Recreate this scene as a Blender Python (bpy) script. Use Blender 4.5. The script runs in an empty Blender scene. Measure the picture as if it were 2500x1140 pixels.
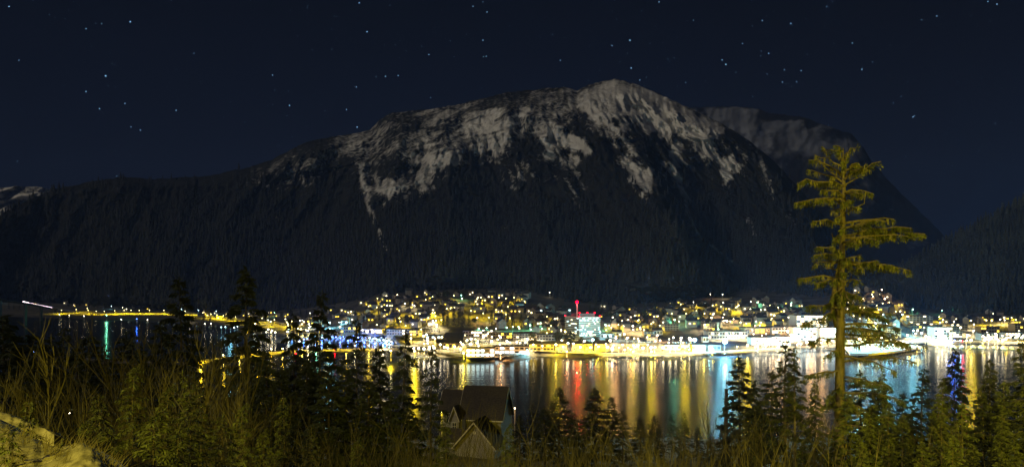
import bpy, math, random
import numpy as np
C = bpy.context.scene
COL = C.collection
R = math.radians
# ------------------------------------------------------------------ camera
F = 2165.0; H = 75.0; HZ = 700.0          # focal length in photo pixels, eye height, horizon row
cd = bpy.data.cameras.new("camera"); cam = bpy.data.objects.new("camera", cd); COL.objects.link(cam)
cam.location = (0, 0, H); cam.rotation_euler = (R(90), 0, 0)
cd.sensor_width = 36; cd.lens = F / 2500 * 36; cd.shift_y = (HZ - 570) / 2500
cd.clip_start = 0.3; cd.clip_end = 60000
C.camera = cam
# ------------------------------------------------------------------ night sky
w = bpy.data.worlds.new("World"); C.world = w; w.use_nodes = True
nt = w.node_tree; nt.nodes.clear()
bg = nt.nodes.new("ShaderNodeBackground"); wo = nt.nodes.new("ShaderNodeOutputWorld")
tc = nt.nodes.new("ShaderNodeTexCoord"); sx = nt.nodes.new("ShaderNodeSeparateXYZ")
rp = nt.nodes.new("ShaderNodeValToRGB")
nt.links.new(tc.outputs["Generated"], sx.inputs[0]); nt.links.new(sx.outputs["Z"], rp.inputs[0])
nt.links.new(rp.outputs[0], bg.inputs[0]); nt.links.new(bg.outputs[0], wo.inputs[0])
e = rp.color_ramp.elements
e[0].position = 0.0; e[0].color = (0.0018, 0.0040, 0.0115, 1)
e[1].position = 0.33; e[1].color = (0.0020, 0.0028, 0.0062, 1)
m_ = e.new(0.14); m_.color = (0.0022, 0.0036, 0.0092, 1)
bg.inputs[1].default_value = 1.0
# moonlight
sl = bpy.data.lights.new("moon", 'SUN'); sl.energy = 0.70; sl.angle = R(0.5); sl.color = (1.0, 0.87, 0.66)
so = bpy.data.objects.new("moon", sl); COL.objects.link(so)
so.rotation_euler = (R(62), 0, R(-62))
vs = C.view_settings; vs.view_transform = 'Standard'; vs.look = 'None'; vs.exposure = 0; vs.gamma = 1
C.cycles.use_denoising = True
C.cycles.max_bounces = 4; C.cycles.diffuse_bounces = 1; C.cycles.glossy_bounces = 2
C.cycles.transparent_max_bounces = 4; C.cycles.volume_bounces = 0
C.cycles.sample_clamp_indirect = 1.5; C.cycles.sample_clamp_direct = 40
C.cycles.use_light_tree = True; C.cycles.caustics_reflective = False; C.cycles.caustics_refractive = False

# ------------------------------------------------------------------ helpers
def P(px, py, y):
    return ((px - 1250.0) / F * y, y, H - (py - HZ) / F * y)
def tag(o, label=None, cat=None, group=None, kind=None):
    if label: o["label"] = label
    if cat: o["category"] = cat
    if group: o["group"] = group
    if kind: o["kind"] = kind
    return o
def link(name, me, mat=None, parent=None, loc=None):
    o = bpy.data.objects.new(name, me); COL.objects.link(o)
    if mat and me is not None and not me.materials: me.materials.append(mat)
    if parent: o.parent = parent
    if loc is not None: o.location = loc
    return o
def empty(name, loc, rz=0.0, s=1.0):
    o = bpy.data.objects.new(name, None); COL.objects.link(o); o.empty_display_size = 1
    o.location = loc; o.rotation_euler = (0, 0, rz); o.scale = (s, s, s); return o
def npmesh(name, V, Fc, mat=None, smooth=False, attrs=None):
    V = np.asarray(V, dtype=np.float32); Fc = np.asarray(Fc, dtype=np.int32)
    me = bpy.data.meshes.new(name); k = Fc.shape[1]; n = len(Fc)
    me.vertices.add(len(V)); me.vertices.foreach_set("co", V.ravel())
    me.loops.add(n * k); me.loops.foreach_set("vertex_index", Fc.ravel())
    me.polygons.add(n); me.polygons.foreach_set("loop_start", np.arange(0, n * k, k, dtype=np.int32))
    me.polygons.foreach_set("loop_total", np.full(n, k, dtype=np.int32))
    if smooth: me.polygons.foreach_set("use_smooth", np.ones(n, dtype=bool))
    for an, arr in (attrs or {}).items():
        a = me.attributes.new(an, 'FLOAT', 'POINT'); a.data.foreach_set("value", np.asarray(arr, dtype=np.float32).ravel())
    me.update(calc_edges=True); me.validate()
    if mat: me.materials.append(mat)
    return me
def gridfaces(nr, nc):
    i = np.arange(nr - 1)[:, None] * nc + np.arange(nc - 1)[None, :]
    return np.stack([i, i + 1, i + nc + 1, i + nc], -1).reshape(-1, 4)
class MB:
    def __init__(s): s.v = []; s.f = []
    def poly(s, pts):
        b = len(s.v); s.v += [tuple(p) for p in pts]; s.f.append(tuple(range(b, b + len(pts))))
    def box(s, x0, x1, y0, y1, z0, z1):
        b = len(s.v)
        s.v += [(x0,y0,z0),(x1,y0,z0),(x1,y1,z0),(x0,y1,z0),(x0,y0,z1),(x1,y0,z1),(x1,y1,z1),(x0,y1,z1)]
        for q in ((0,3,2,1),(4,5,6,7),(0,1,5,4),(1,2,6,5),(2,3,7,6),(3,0,4,7)): s.f.append(tuple(b + i for i in q))
    def tube(s, pts, rad, n=5):
        pts = [np.array(p, float) for p in pts]; rings = []
        for i, p in enumerate(pts):
            d = pts[min(i + 1, len(pts) - 1)] - pts[max(i - 1, 0)]; d /= (np.linalg.norm(d) + 1e-9)
            a = np.cross(d, (0, 0, 1)) if abs(d[2]) < .9 else np.cross(d, (1, 0, 0)); a /= np.linalg.norm(a); c = np.cross(d, a)
            b = len(s.v); rings.append(b)
            for k in range(n):
                t = 2 * math.pi * k / n; s.v.append(tuple(p + rad[i] * (math.cos(t) * a + math.sin(t) * c)))
        for i in range(len(pts) - 1):
            for k in range(n):
                k2 = (k + 1) % n; s.f.append((rings[i] + k, rings[i] + k2, rings[i + 1] + k2, rings[i + 1] + k))
        s.f.append(tuple(rings[-1] + k for k in range(n))); s.f.append(tuple(rings[0] + k for k in reversed(range(n))))
    def ball(s, c, r, n=8, m=5, sz=1.0):
        b = len(s.v); s.v.append((c[0], c[1], c[2] + r * sz))
        for i in range(1, m):
            for k in range(n):
                a = math.pi * i / m; t = 2 * math.pi * k / n
                s.v.append((c[0] + r * math.sin(a) * math.cos(t), c[1] + r * math.sin(a) * math.sin(t), c[2] + r * math.cos(a) * sz))
        s.v.append((c[0], c[1], c[2] - r * sz)); last = len(s.v) - 1
        for k in range(n):
            k2 = (k + 1) % n; s.f.append((b, b + 1 + k, b + 1 + k2)); q = b + 1 + (m - 2) * n; s.f.append((q + k, last, q + k2))
            for i in range(m - 2):
                u = b + 1 + i * n; s.f.append((u + k, u + n + k, u + n + k2, u + k2))
    def mesh(s, name, mat=None, smooth=False):
        me = bpy.data.meshes.new(name); me.from_pydata(s.v, [], s.f); me.update()
        if smooth: me.polygons.foreach_set("use_smooth", [True] * len(me.polygons))
        if mat: me.materials.append(mat)
        return me
def interp(pts, x):
    a = np.array(pts, float); return np.interp(x, a[:, 0], a[:, 1])
_rs = np.random.RandomState(7); LAT = _rs.rand(256, 256)
def vnoise(x, y, seed=0):
    x = np.asarray(x, float) + seed * 17.31; y = np.asarray(y, float) + seed * 9.77
    xi = np.floor(x).astype(int); yi = np.floor(y).astype(int); fx = x - xi; fy = y - yi
    fx = fx * fx * (3 - 2 * fx); fy = fy * fy * (3 - 2 * fy)
    g = lambda i, j: LAT[i % 256, j % 256]
    return (g(xi, yi) * (1 - fx) + g(xi + 1, yi) * fx) * (1 - fy) + (g(xi, yi + 1) * (1 - fx) + g(xi + 1, yi + 1) * fx) * fy
def fbm(x, y, o=4, seed=0):
    s = 0; a = .5; t = 0
    for k in range(o): s = s + a * vnoise(x * 2 ** k, y * 2 ** k, seed + k * 3); t += a; a *= .5
    return s / t
def ridged(x, y, o=4, seed=0):
    s = 0; a = .5; t = 0
    for k in range(o): s = s + a * (1 - np.abs(2 * vnoise(x * 2 ** k, y * 2 ** k, seed + k * 5) - 1)); t += a; a *= .5
    return s / t
def smooth(a, b, x):
    t = np.clip((x - a) / (b - a), 0, 1); return t * t * (3 - 2 * t)
def polydist(px, py, pts):
    """distance to a polyline, signed side (+ = right of travel), and fraction along it"""
    best = np.full(px.shape, 1e9); side = np.zeros(px.shape); fr = np.zeros(px.shape); n = len(pts) - 1
    for i in range(n):
        ax, ay = pts[i][:2]; bx, by = pts[i + 1][:2]; dx, dy = bx - ax, by - ay; L = dx * dx + dy * dy
        t = np.clip(((px - ax) * dx + (py - ay) * dy) / L, 0, 1)
        ex = px - ax - t * dx; ey = py - ay - t * dy; d = np.hypot(ex, ey); k = d < best
        best = np.where(k, d, best); side = np.where(k, np.sign(dx * (py - ay) - dy * (px - ax)), side); fr = np.where(k, (i + t) / n, fr)
    return best, side, fr

# ------------------------------------------------------------------ materials
def mat(name, col, rough=0.8, noise=0.0, scale=1.0, col2=None, metal=0.0, bump=0.0, stretch=None, rand=0.0):
    m = bpy.data.materials.new(name); m.use_nodes = True; n = m.node_tree; b = n.nodes["Principled BSDF"]
    b.inputs["Base Color"].default_value = (*col, 1); b.inputs["Roughness"].default_value = rough; b.inputs["Metallic"].default_value = metal
    src = None
    if noise or col2 or bump:
        t = n.nodes.new("ShaderNodeTexCoord"); mp = n.nodes.new("ShaderNodeMapping"); ns = n.nodes.new("ShaderNodeTexNoise")
        n.links.new(t.outputs["Object"], mp.inputs[0]); n.links.new(mp.outputs[0], ns.inputs["Vector"])
        if stretch: mp.inputs["Scale"].default_value = stretch
        ns.inputs["Scale"].default_value = scale; ns.inputs["Detail"].default_value = 5
        r = n.nodes.new("ShaderNodeValToRGB"); r.color_ramp.elements[0].position = .32; r.color_ramp.elements[1].position = .68
        c2 = col2 or tuple(max(0, c * (1 - noise)) for c in col)
        r.color_ramp.elements[0].color = (*c2, 1); r.color_ramp.elements[1].color = (*col, 1)
        n.links.new(ns.outputs[0], r.inputs[0]); src = r.outputs[0]
        if bump:
            bp = n.nodes.new("ShaderNodeBump"); bp.inputs["Strength"].default_value = bump; bp.inputs["Distance"].default_value = 0.3 / max(scale, .01)
            n.links.new(ns.outputs[0], bp.inputs["Height"]); n.links.new(bp.outputs[0], b.inputs["Normal"])
    if rand:
        oi = n.nodes.new("ShaderNodeObjectInfo"); hs = n.nodes.new("ShaderNodeHueSaturation"); mr = n.nodes.new("ShaderNodeMapRange")
        mr.inputs["To Min"].default_value = 1 - rand; mr.inputs["To Max"].default_value = 1 + rand
        n.links.new(oi.outputs["Random"], mr.inputs["Value"]); n.links.new(mr.outputs[0], hs.inputs["Value"])
        if src: n.links.new(src, hs.inputs["Color"])
        else: hs.inputs["Color"].default_value = (*col, 1)
        src = hs.outputs[0]
    if src: n.links.new(src, b.inputs["Base Color"])
    return m
def emit(name, col, strength):
    m = bpy.data.materials.new(name); m.use_nodes = True; n = m.node_tree; n.nodes.clear()
    e_ = n.nodes.new("ShaderNodeEmission"); o = n.nodes.new("ShaderNodeOutputMaterial")
    e_.inputs[0].default_value = (*col, 1); e_.inputs[1].default_value = strength; n.links.new(e_.outputs[0], o.inputs[0])
    m.cycles.emission_sampling = 'NONE'
    return m
LC = {'y': (1, .70, .012), 'w': (1, .80, .42), 'o': (1, .50, .16), 'c': (.25, .80, 1), 'b': (.03, .16, 1), 'g': (.2, 1, .55), 'r': (1, .01, .03)}
LN = {'y': 'yellow', 'w': 'warm white', 'o': 'orange', 'c': 'cyan white', 'b': 'blue', 'g': 'green', 'r': 'red'}
EM = {k: emit("lamp_glow_" + LN[k].replace(' ', '_'), tuple(.35 + .65 * c for c in v) if k not in 'rb' else ((1, 0, .012) if k == 'r' else tuple(.1 + .9 * c for c in v)), 24) for k, v in LC.items()}
M = dict(
    bark=mat("bark", (.12, .092, .05), .9, .6, 9, bump=.6, stretch=(1, 1, .25)),
    darkbark=mat("dark_bark", (.07, .05, .035), .9, .4, 6),
    twig=mat("twig_bark", (.085, .068, .028), .9, .5, 3, rand=.35),
    needle=mat("needles", (.070, .077, .013), .75, col2=(.022, .028, .006), scale=1.4, rand=.5),
    needle_dark=mat("dark_needles", (.040, .048, .018), .8, col2=(.016, .022, .010), scale=.8, rand=.3),
    moss=mat("hanging_moss", (.19, .17, .05), .9, .4, 3),
    farneedle=mat("far_forest_needles", (.021, .025, .019), .9, col2=(.013, .016, .014), scale=.006),
    towntree=mat("town_tree_leaves", (.05, .055, .02), .9, .5, .3, rand=.3),
    metal=mat("galvanised_steel", (.30, .30, .29), .5, .2, 1),
    darkmetal=mat("dark_steel", (.06, .06, .065), .5, .3, 2),
    asphalt=mat("asphalt", (.24, .24, .23), .85, .35, .02),
    roofdark=mat("dark_roofing", (.045, .043, .045), .9, .5, .3, rand=.4),
    roofhouse=mat("shingle_roof", (.055, .045, .04), .9, .45, 3, bump=.3),
    snowroof=mat("pale_flat_roof", (.45, .44, .42), .8, .3, .08),
    wall=mat("painted_siding", (.34, .31, .26), .8, .25, .4, rand=.45),
    concrete=mat("concrete", (.40, .39, .36), .8, .25, .15),
    pale=mat("pale_cladding", (.62, .61, .58), .7, .15, .1),
    tan=mat("tan_stucco", (.42, .33, .20), .8, .2, .1),
    siding=mat("grey_siding", (.30, .28, .25), .8, .2, 2.5, stretch=(.2, .2, 3)),
    trim=mat("pale_trim", (.62, .58, .46), .6, .1, 1),
    glass=mat("dark_glass", (.02, .025, .03), .15),
    rock=mat("shore_rock", (.11, .095, .08), .9, .6, .12, bump=.5),
    hull=mat("boat_hull", (.40, .60, .60), .4, .1, 1, rand=.4),
    dock=mat("dock_planks", (.20, .18, .15), .9, .4, .5),
    dirt=mat("forest_floor", (.040, .032, .018), .95, col2=(.018, .015, .009), scale=.6, bump=.5),
)
WIN = {'w': emit("lit_window_warm", (1, .80, .45), 6.0), 'c': emit("lit_window_cool", (.62, .93, 1), 5.0), 'y': emit("lit_window_yellow", (1, .68, .06), 5.0)}
def mix_attr_mat(name, low, low2, high, high2, scale, attr, edge_scale, rough=.9, bumpd=6.0):
    m = bpy.data.materials.new(name); m.use_nodes = True; n = m.node_tree; L = n.links; b = n.nodes["Principled BSDF"]
    b.inputs["Roughness"].default_value = rough
    b.inputs["Specular IOR Level"].default_value = .1
    t = n.nodes.new("ShaderNodeTexCoord"); at = n.nodes.new("ShaderNodeAttribute"); at.attribute_name = attr
    def ns(s, st=None, d=6):
        q = n.nodes.new("ShaderNodeTexNoise"); q.inputs["Scale"].default_value = s; q.inputs["Detail"].default_value = d
        mp = n.nodes.new("ShaderNodeMapping"); L.new(t.outputs["Object"], mp.inputs[0]); L.new(mp.outputs[0], q.inputs["Vector"])
        if st: mp.inputs["Scale"].default_value = st
        return q
    def ramp(src, c0, c1, p0=.35, p1=.65):
        r = n.nodes.new("ShaderNodeValToRGB"); r.color_ramp.elements[0].position = p0; r.color_ramp.elements[1].position = p1
        r.color_ramp.elements[0].color = (*c0, 1); r.color_ramp.elements[1].color = (*c1, 1); L.new(src, r.inputs[0]); return r.outputs[0]
    a = ns(scale); bb = ns(edge_scale, (1, 1, .45)); lowc = ramp(a.outputs[0], low2, low); highc = ramp(a.outputs[0], high2, high)
    ad = n.nodes.new("ShaderNodeMath"); ad.operation = 'MULTIPLY_ADD'; ad.inputs[1].default_value = 1.25
    L.new(bb.outputs[0], ad.inputs[0]); sb = n.nodes.new("ShaderNodeMath"); sb.operation = 'SUBTRACT'; sb.inputs[1].default_value = .625
    L.new(at.outputs["Fac"], sb.inputs[0]); L.new(sb.outputs[0], ad.inputs[2])
    mr = n.nodes.new("ShaderNodeMapRange"); mr.inputs["From Min"].default_value = .22; mr.inputs["From Max"].default_value = .74
    L.new(ad.outputs[0], mr.inputs["Value"]); mx = n.nodes.new("ShaderNodeMix"); mx.data_type = 'RGBA'
    L.new(mr.outputs[0], mx.inputs[0]); L.new(lowc, mx.inputs[6]); L.new(highc, mx.inputs[7]); L.new(mx.outputs[2], b.inputs["Base Color"])
    bp = n.nodes.new("ShaderNodeBump"); bp.inputs["Distance"].default_value = bumpd; bp.inputs["Strength"].default_value = .6
    L.new(bb.outputs[0], bp.inputs["Height"]); L.new(bp.outputs[0], b.inputs["Normal"])
    return m
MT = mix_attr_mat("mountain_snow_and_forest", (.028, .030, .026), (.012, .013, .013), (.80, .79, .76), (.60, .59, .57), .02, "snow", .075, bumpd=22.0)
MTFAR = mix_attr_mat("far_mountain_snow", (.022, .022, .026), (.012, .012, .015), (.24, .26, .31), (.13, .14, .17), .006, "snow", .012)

# ------------------------------------------------------------------ terrain functions (far bank)
TOP = [(-400,738),(0,737),(200,742),(420,760),(560,764),(700,760),(850,742),(930,722),(1100,710),(1280,713),(1400,742),(1550,748),(1640,738),
       (1760,726),(1850,712),(1900,722),(2000,730),(2080,716),(2160,706),(2200,740),(2300,765),(2500,768),(2900,768)]
YF = [(-400,2250),(480,2250),(700,1900),(850,1500),(960,1280),(1100,1200),(1600,1250),(1900,1150),(2150,1050),(2300,1250),(2900,1250)]
SL = [(-400,.03),(520,.03),(800,.07),(950,.12),(1300,.12),(1500,.09),(1800,.11),(2150,.12),(2250,.06),(2900,.06)]
SH = [(-400,770),(0,772),(150,777),(400,785),(520,797),(580,806),(650,814),(700,814),(840,816),(955,826),(975,850),(1000,867),(1100,872),(1180,878),(1245,882),
      (1290,877),(1312,868),(1400,876),(1450,874),(1500,868),(1600,869),(1700,868),(1760,864),(1850,858),(1950,852),(2060,848),(2230,842),(2300,838),(2500,844),(2900,850)]
def gz(px, y):
    return 4 + np.maximum(0, y - interp(YF, px)) * interp(SL, px)
def gy(px, py):
    """depth where the ray through a photo pixel meets the far bank"""
    yf = interp(YF, px); s = interp(SL, px); a = (py - HZ) / F
    flat = (H - 4) / max(a, 1e-4); return flat if flat < yf else (H - 4 + s * yf) / (a + s)
def wy(py, z=0.0): return (H - z) * F / (py - HZ)

def sheet(name, ridge, base, d0, d1, cols, rows, dispf, snowf, material, tpow=1.0, back=True):
    px = np.linspace(cols[0], cols[1], cols[2])[None, :]; t = np.linspace(0, 1, rows)[:, None]
    rl = interp(ridge, px[0])[None, :]; bl = interp(base, px[0])[None, :] if isinstance(base, list) else base(px[0])[None, :]
    rl = rl + (fbm(px / 9, px * 0, 3, 4) - .5) * 5
    py = bl + (rl - bl) * t; PX = px + 0 * t
    D0 = (d0(px[0])[None, :] if callable(d0) else d0); D1 = (d1(px[0])[None, :] if callable(d1) else d1)
    y = D0 + (D1 - D0) * t ** tpow + dispf(PX, py, t + 0 * px)
    X = (PX - 1250) / F * y; Z = H - (py - HZ) / F * y
    sn = snowf(PX, py, t + 0 * px)
    if back:
        bx = [X[-1:] * (1 + .12 * k) for k in (1, 2, 3)]; by = [y[-1:] * (1 + .12 * k) for k in (1, 2, 3)]; bz = [Z[-1:] * (1 - .34 * k) for k in (1, 2, 3)]
        X = np.vstack([X] + bx); y = np.vstack([y] + by); Z = np.vstack([Z] + bz); sn = np.vstack([sn] + [sn[-1:]] * 3)
    V = np.stack([X, y, Z], -1).reshape(-1, 3)
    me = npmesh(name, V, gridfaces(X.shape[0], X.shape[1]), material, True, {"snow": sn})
    o = link(name, me); tag(o, kind="structure")
    return o, PX, py, np.stack([X[:rows], y[:rows], Z[:rows]], -1), sn[:rows]

RIDGE = [(-400,600),(-100,560),(0,525),(60,492),(130,462),(220,444),(300,432),(370,438),(430,435),(520,428),(620,405),(660,392),(700,371),(750,346),(820,332),(870,326),
  (905,316),(925,294),(960,275),(1060,267),(1130,252),(1240,226),(1330,216),(1385,214),(1410,222),(1440,206),(1500,193),(1560,209),(1640,244),(1700,272),(1760,300),
  (1830,345),(1880,385),(1910,415),(1960,470),(2010,530),(2080,610),(2160,690),(2260,760),(2400,770)]
SPURS = [  # polyline, amplitude m, left half-width px, right half-width px
  ([(1380,214),(1440,248),(1492,300),(1535,350),(1580,402),(1608,470),(1650,560)], 320, 85, 36),
  ([(1130,252),(1250,268),(1330,292),(1410,325),(1450,372),(1530,430),(1600,500)], 230, 150, 34),
  ([(1560,209),(1640,262),(1700,290),(1790,335),(1860,385),(1910,450),(1960,540)], 260, 80, 36),
  ([(1500,193),(1560,290),(1640,390),(1660,450),(1700,560),(1740,650)], 110, 60, 30),
  ([(960,275),(985,330),(960,390),(880,400),(900,470),(930,560)], 120, 110, 60),
  ([(1240,260),(1245,330),(1300,420),(1330,520),(1340,640)], 120, 60, 55),
  ([(750,346),(720,390),(650,430),(600,470),(540,560)], 130, 90, 70),
  ([(1100,380),(1110,440),(1090,560),(1080,680)], 120, 80, 60),
  ([(300,432),(330,520),(400,620),(420,720)], 100, 120, 90),
]
def lean(px, py):
    k = interp([(-400, -.2), (600, -.5), (900, -.35), (1150, .1), (1400, .5), (1700, .7), (2400, .8)], px.ravel()).reshape(px.shape)
    return px - k * (py - 300)
def main_disp(px, py, t):
    fade = smooth(0, .12, t) * (1 - .65 * smooth(.93, 1, t)); d = 0
    for pl, A, wl, wr in SPURS:
        dist, side, fr = polydist(px, py, pl); wd = np.where(side > 0, wl, wr) * (1 + .5 * fr)
        d = d - A * np.maximum(0, 1 - dist / (wd * 1.6)) ** 1.15
    a = lean(px, py) + 44 * (fbm(px / 50, py / 50, 3, 31) - .5)
    r_ = py - interp(RIDGE, px.ravel()).reshape(px.shape); hi = smooth(620, 300, py) * (1 - .72 * smooth(130, 50, r_) * smooth(1700, 1300, px))
    d = d - 130 * (ridged(a / 120, py / 420, 3, 2) - .5) - (60 + 80 * hi) * (ridged(a / 46, py / 110, 3, 11) - .5) - 62 * (.4 + hi) * (ridged(a / 15, py / 30, 3, 21) - .5)
    return d * fade
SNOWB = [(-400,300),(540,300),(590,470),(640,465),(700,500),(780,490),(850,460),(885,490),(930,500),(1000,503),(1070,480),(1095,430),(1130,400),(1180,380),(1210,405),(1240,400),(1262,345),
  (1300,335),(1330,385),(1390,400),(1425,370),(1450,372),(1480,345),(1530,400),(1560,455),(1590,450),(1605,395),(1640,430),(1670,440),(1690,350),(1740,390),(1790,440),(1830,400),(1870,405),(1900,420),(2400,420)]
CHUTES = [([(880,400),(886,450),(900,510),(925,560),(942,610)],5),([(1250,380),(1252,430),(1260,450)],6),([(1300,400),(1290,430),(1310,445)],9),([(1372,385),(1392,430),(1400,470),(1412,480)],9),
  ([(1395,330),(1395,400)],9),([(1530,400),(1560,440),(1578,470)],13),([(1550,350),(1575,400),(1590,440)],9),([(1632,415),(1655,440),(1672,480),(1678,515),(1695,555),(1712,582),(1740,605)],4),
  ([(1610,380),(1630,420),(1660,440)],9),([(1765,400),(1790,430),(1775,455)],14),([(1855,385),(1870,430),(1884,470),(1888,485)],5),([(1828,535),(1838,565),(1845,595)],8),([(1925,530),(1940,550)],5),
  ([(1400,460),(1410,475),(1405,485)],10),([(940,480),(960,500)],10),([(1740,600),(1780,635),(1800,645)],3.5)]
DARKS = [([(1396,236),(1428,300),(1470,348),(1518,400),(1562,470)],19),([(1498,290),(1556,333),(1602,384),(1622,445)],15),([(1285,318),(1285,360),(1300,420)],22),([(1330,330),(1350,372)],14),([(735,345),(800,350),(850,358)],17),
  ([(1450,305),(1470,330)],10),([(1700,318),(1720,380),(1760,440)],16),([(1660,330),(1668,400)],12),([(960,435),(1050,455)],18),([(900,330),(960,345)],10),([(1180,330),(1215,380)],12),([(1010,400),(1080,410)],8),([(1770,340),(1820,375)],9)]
SNOW_AND_SHADE = [  # snow brightness (0 to 6) by height band: snow cover plus painted-in shade
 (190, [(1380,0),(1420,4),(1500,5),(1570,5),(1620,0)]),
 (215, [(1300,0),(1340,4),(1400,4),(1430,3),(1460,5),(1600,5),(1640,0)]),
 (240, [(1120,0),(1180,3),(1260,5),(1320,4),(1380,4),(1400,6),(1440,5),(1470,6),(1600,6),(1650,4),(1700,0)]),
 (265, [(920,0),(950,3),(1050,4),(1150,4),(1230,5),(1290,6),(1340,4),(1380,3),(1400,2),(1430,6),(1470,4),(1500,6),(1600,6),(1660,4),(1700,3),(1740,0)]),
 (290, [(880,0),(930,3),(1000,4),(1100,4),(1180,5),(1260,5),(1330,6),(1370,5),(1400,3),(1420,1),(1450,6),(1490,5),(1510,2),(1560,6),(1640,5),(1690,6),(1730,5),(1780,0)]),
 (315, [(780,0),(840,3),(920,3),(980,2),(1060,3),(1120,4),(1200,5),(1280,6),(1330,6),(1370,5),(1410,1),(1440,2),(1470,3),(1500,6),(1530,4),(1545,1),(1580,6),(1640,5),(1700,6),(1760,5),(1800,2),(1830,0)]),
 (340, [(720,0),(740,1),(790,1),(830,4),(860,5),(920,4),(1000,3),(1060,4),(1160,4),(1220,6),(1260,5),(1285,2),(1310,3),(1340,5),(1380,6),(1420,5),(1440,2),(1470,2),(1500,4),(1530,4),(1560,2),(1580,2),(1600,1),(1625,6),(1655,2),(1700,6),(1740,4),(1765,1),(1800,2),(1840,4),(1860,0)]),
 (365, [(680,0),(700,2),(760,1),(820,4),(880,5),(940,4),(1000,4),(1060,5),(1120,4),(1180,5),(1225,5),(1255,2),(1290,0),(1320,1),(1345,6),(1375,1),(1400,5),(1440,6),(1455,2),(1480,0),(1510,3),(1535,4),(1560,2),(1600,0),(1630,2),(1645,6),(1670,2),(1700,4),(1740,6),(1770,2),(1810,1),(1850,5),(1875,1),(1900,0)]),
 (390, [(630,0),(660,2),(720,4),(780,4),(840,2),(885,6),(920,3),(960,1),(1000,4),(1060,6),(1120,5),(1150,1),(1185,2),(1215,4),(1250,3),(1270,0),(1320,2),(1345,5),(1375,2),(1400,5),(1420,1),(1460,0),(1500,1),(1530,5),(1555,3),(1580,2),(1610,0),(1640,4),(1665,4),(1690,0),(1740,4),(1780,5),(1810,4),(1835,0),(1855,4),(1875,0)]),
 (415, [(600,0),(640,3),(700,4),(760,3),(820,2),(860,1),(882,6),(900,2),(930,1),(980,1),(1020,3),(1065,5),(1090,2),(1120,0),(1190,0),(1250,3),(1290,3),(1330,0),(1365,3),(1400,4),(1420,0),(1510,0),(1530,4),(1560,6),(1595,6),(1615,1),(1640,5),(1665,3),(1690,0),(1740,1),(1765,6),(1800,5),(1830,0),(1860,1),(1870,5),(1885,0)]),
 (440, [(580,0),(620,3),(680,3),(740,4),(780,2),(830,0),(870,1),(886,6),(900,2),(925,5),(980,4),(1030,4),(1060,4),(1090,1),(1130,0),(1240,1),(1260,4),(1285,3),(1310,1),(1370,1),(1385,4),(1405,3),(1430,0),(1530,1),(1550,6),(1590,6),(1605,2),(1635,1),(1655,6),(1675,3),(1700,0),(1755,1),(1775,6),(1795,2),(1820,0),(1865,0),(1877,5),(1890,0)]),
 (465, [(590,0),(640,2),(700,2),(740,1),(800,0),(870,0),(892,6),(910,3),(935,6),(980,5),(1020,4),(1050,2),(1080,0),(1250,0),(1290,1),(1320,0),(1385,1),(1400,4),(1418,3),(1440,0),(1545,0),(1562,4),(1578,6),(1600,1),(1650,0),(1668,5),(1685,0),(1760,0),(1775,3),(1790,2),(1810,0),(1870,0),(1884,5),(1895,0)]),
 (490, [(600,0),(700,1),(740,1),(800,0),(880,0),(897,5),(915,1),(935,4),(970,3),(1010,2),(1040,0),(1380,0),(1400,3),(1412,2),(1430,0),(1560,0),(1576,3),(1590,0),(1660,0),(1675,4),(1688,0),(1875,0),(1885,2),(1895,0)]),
 (515, [(600,0),(660,1),(700,0),(890,0),(902,2),(915,0),(1400,0),(1405,1),(1420,0),(1900,0)]), (545, [(600,0),(1900,0)])]
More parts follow.
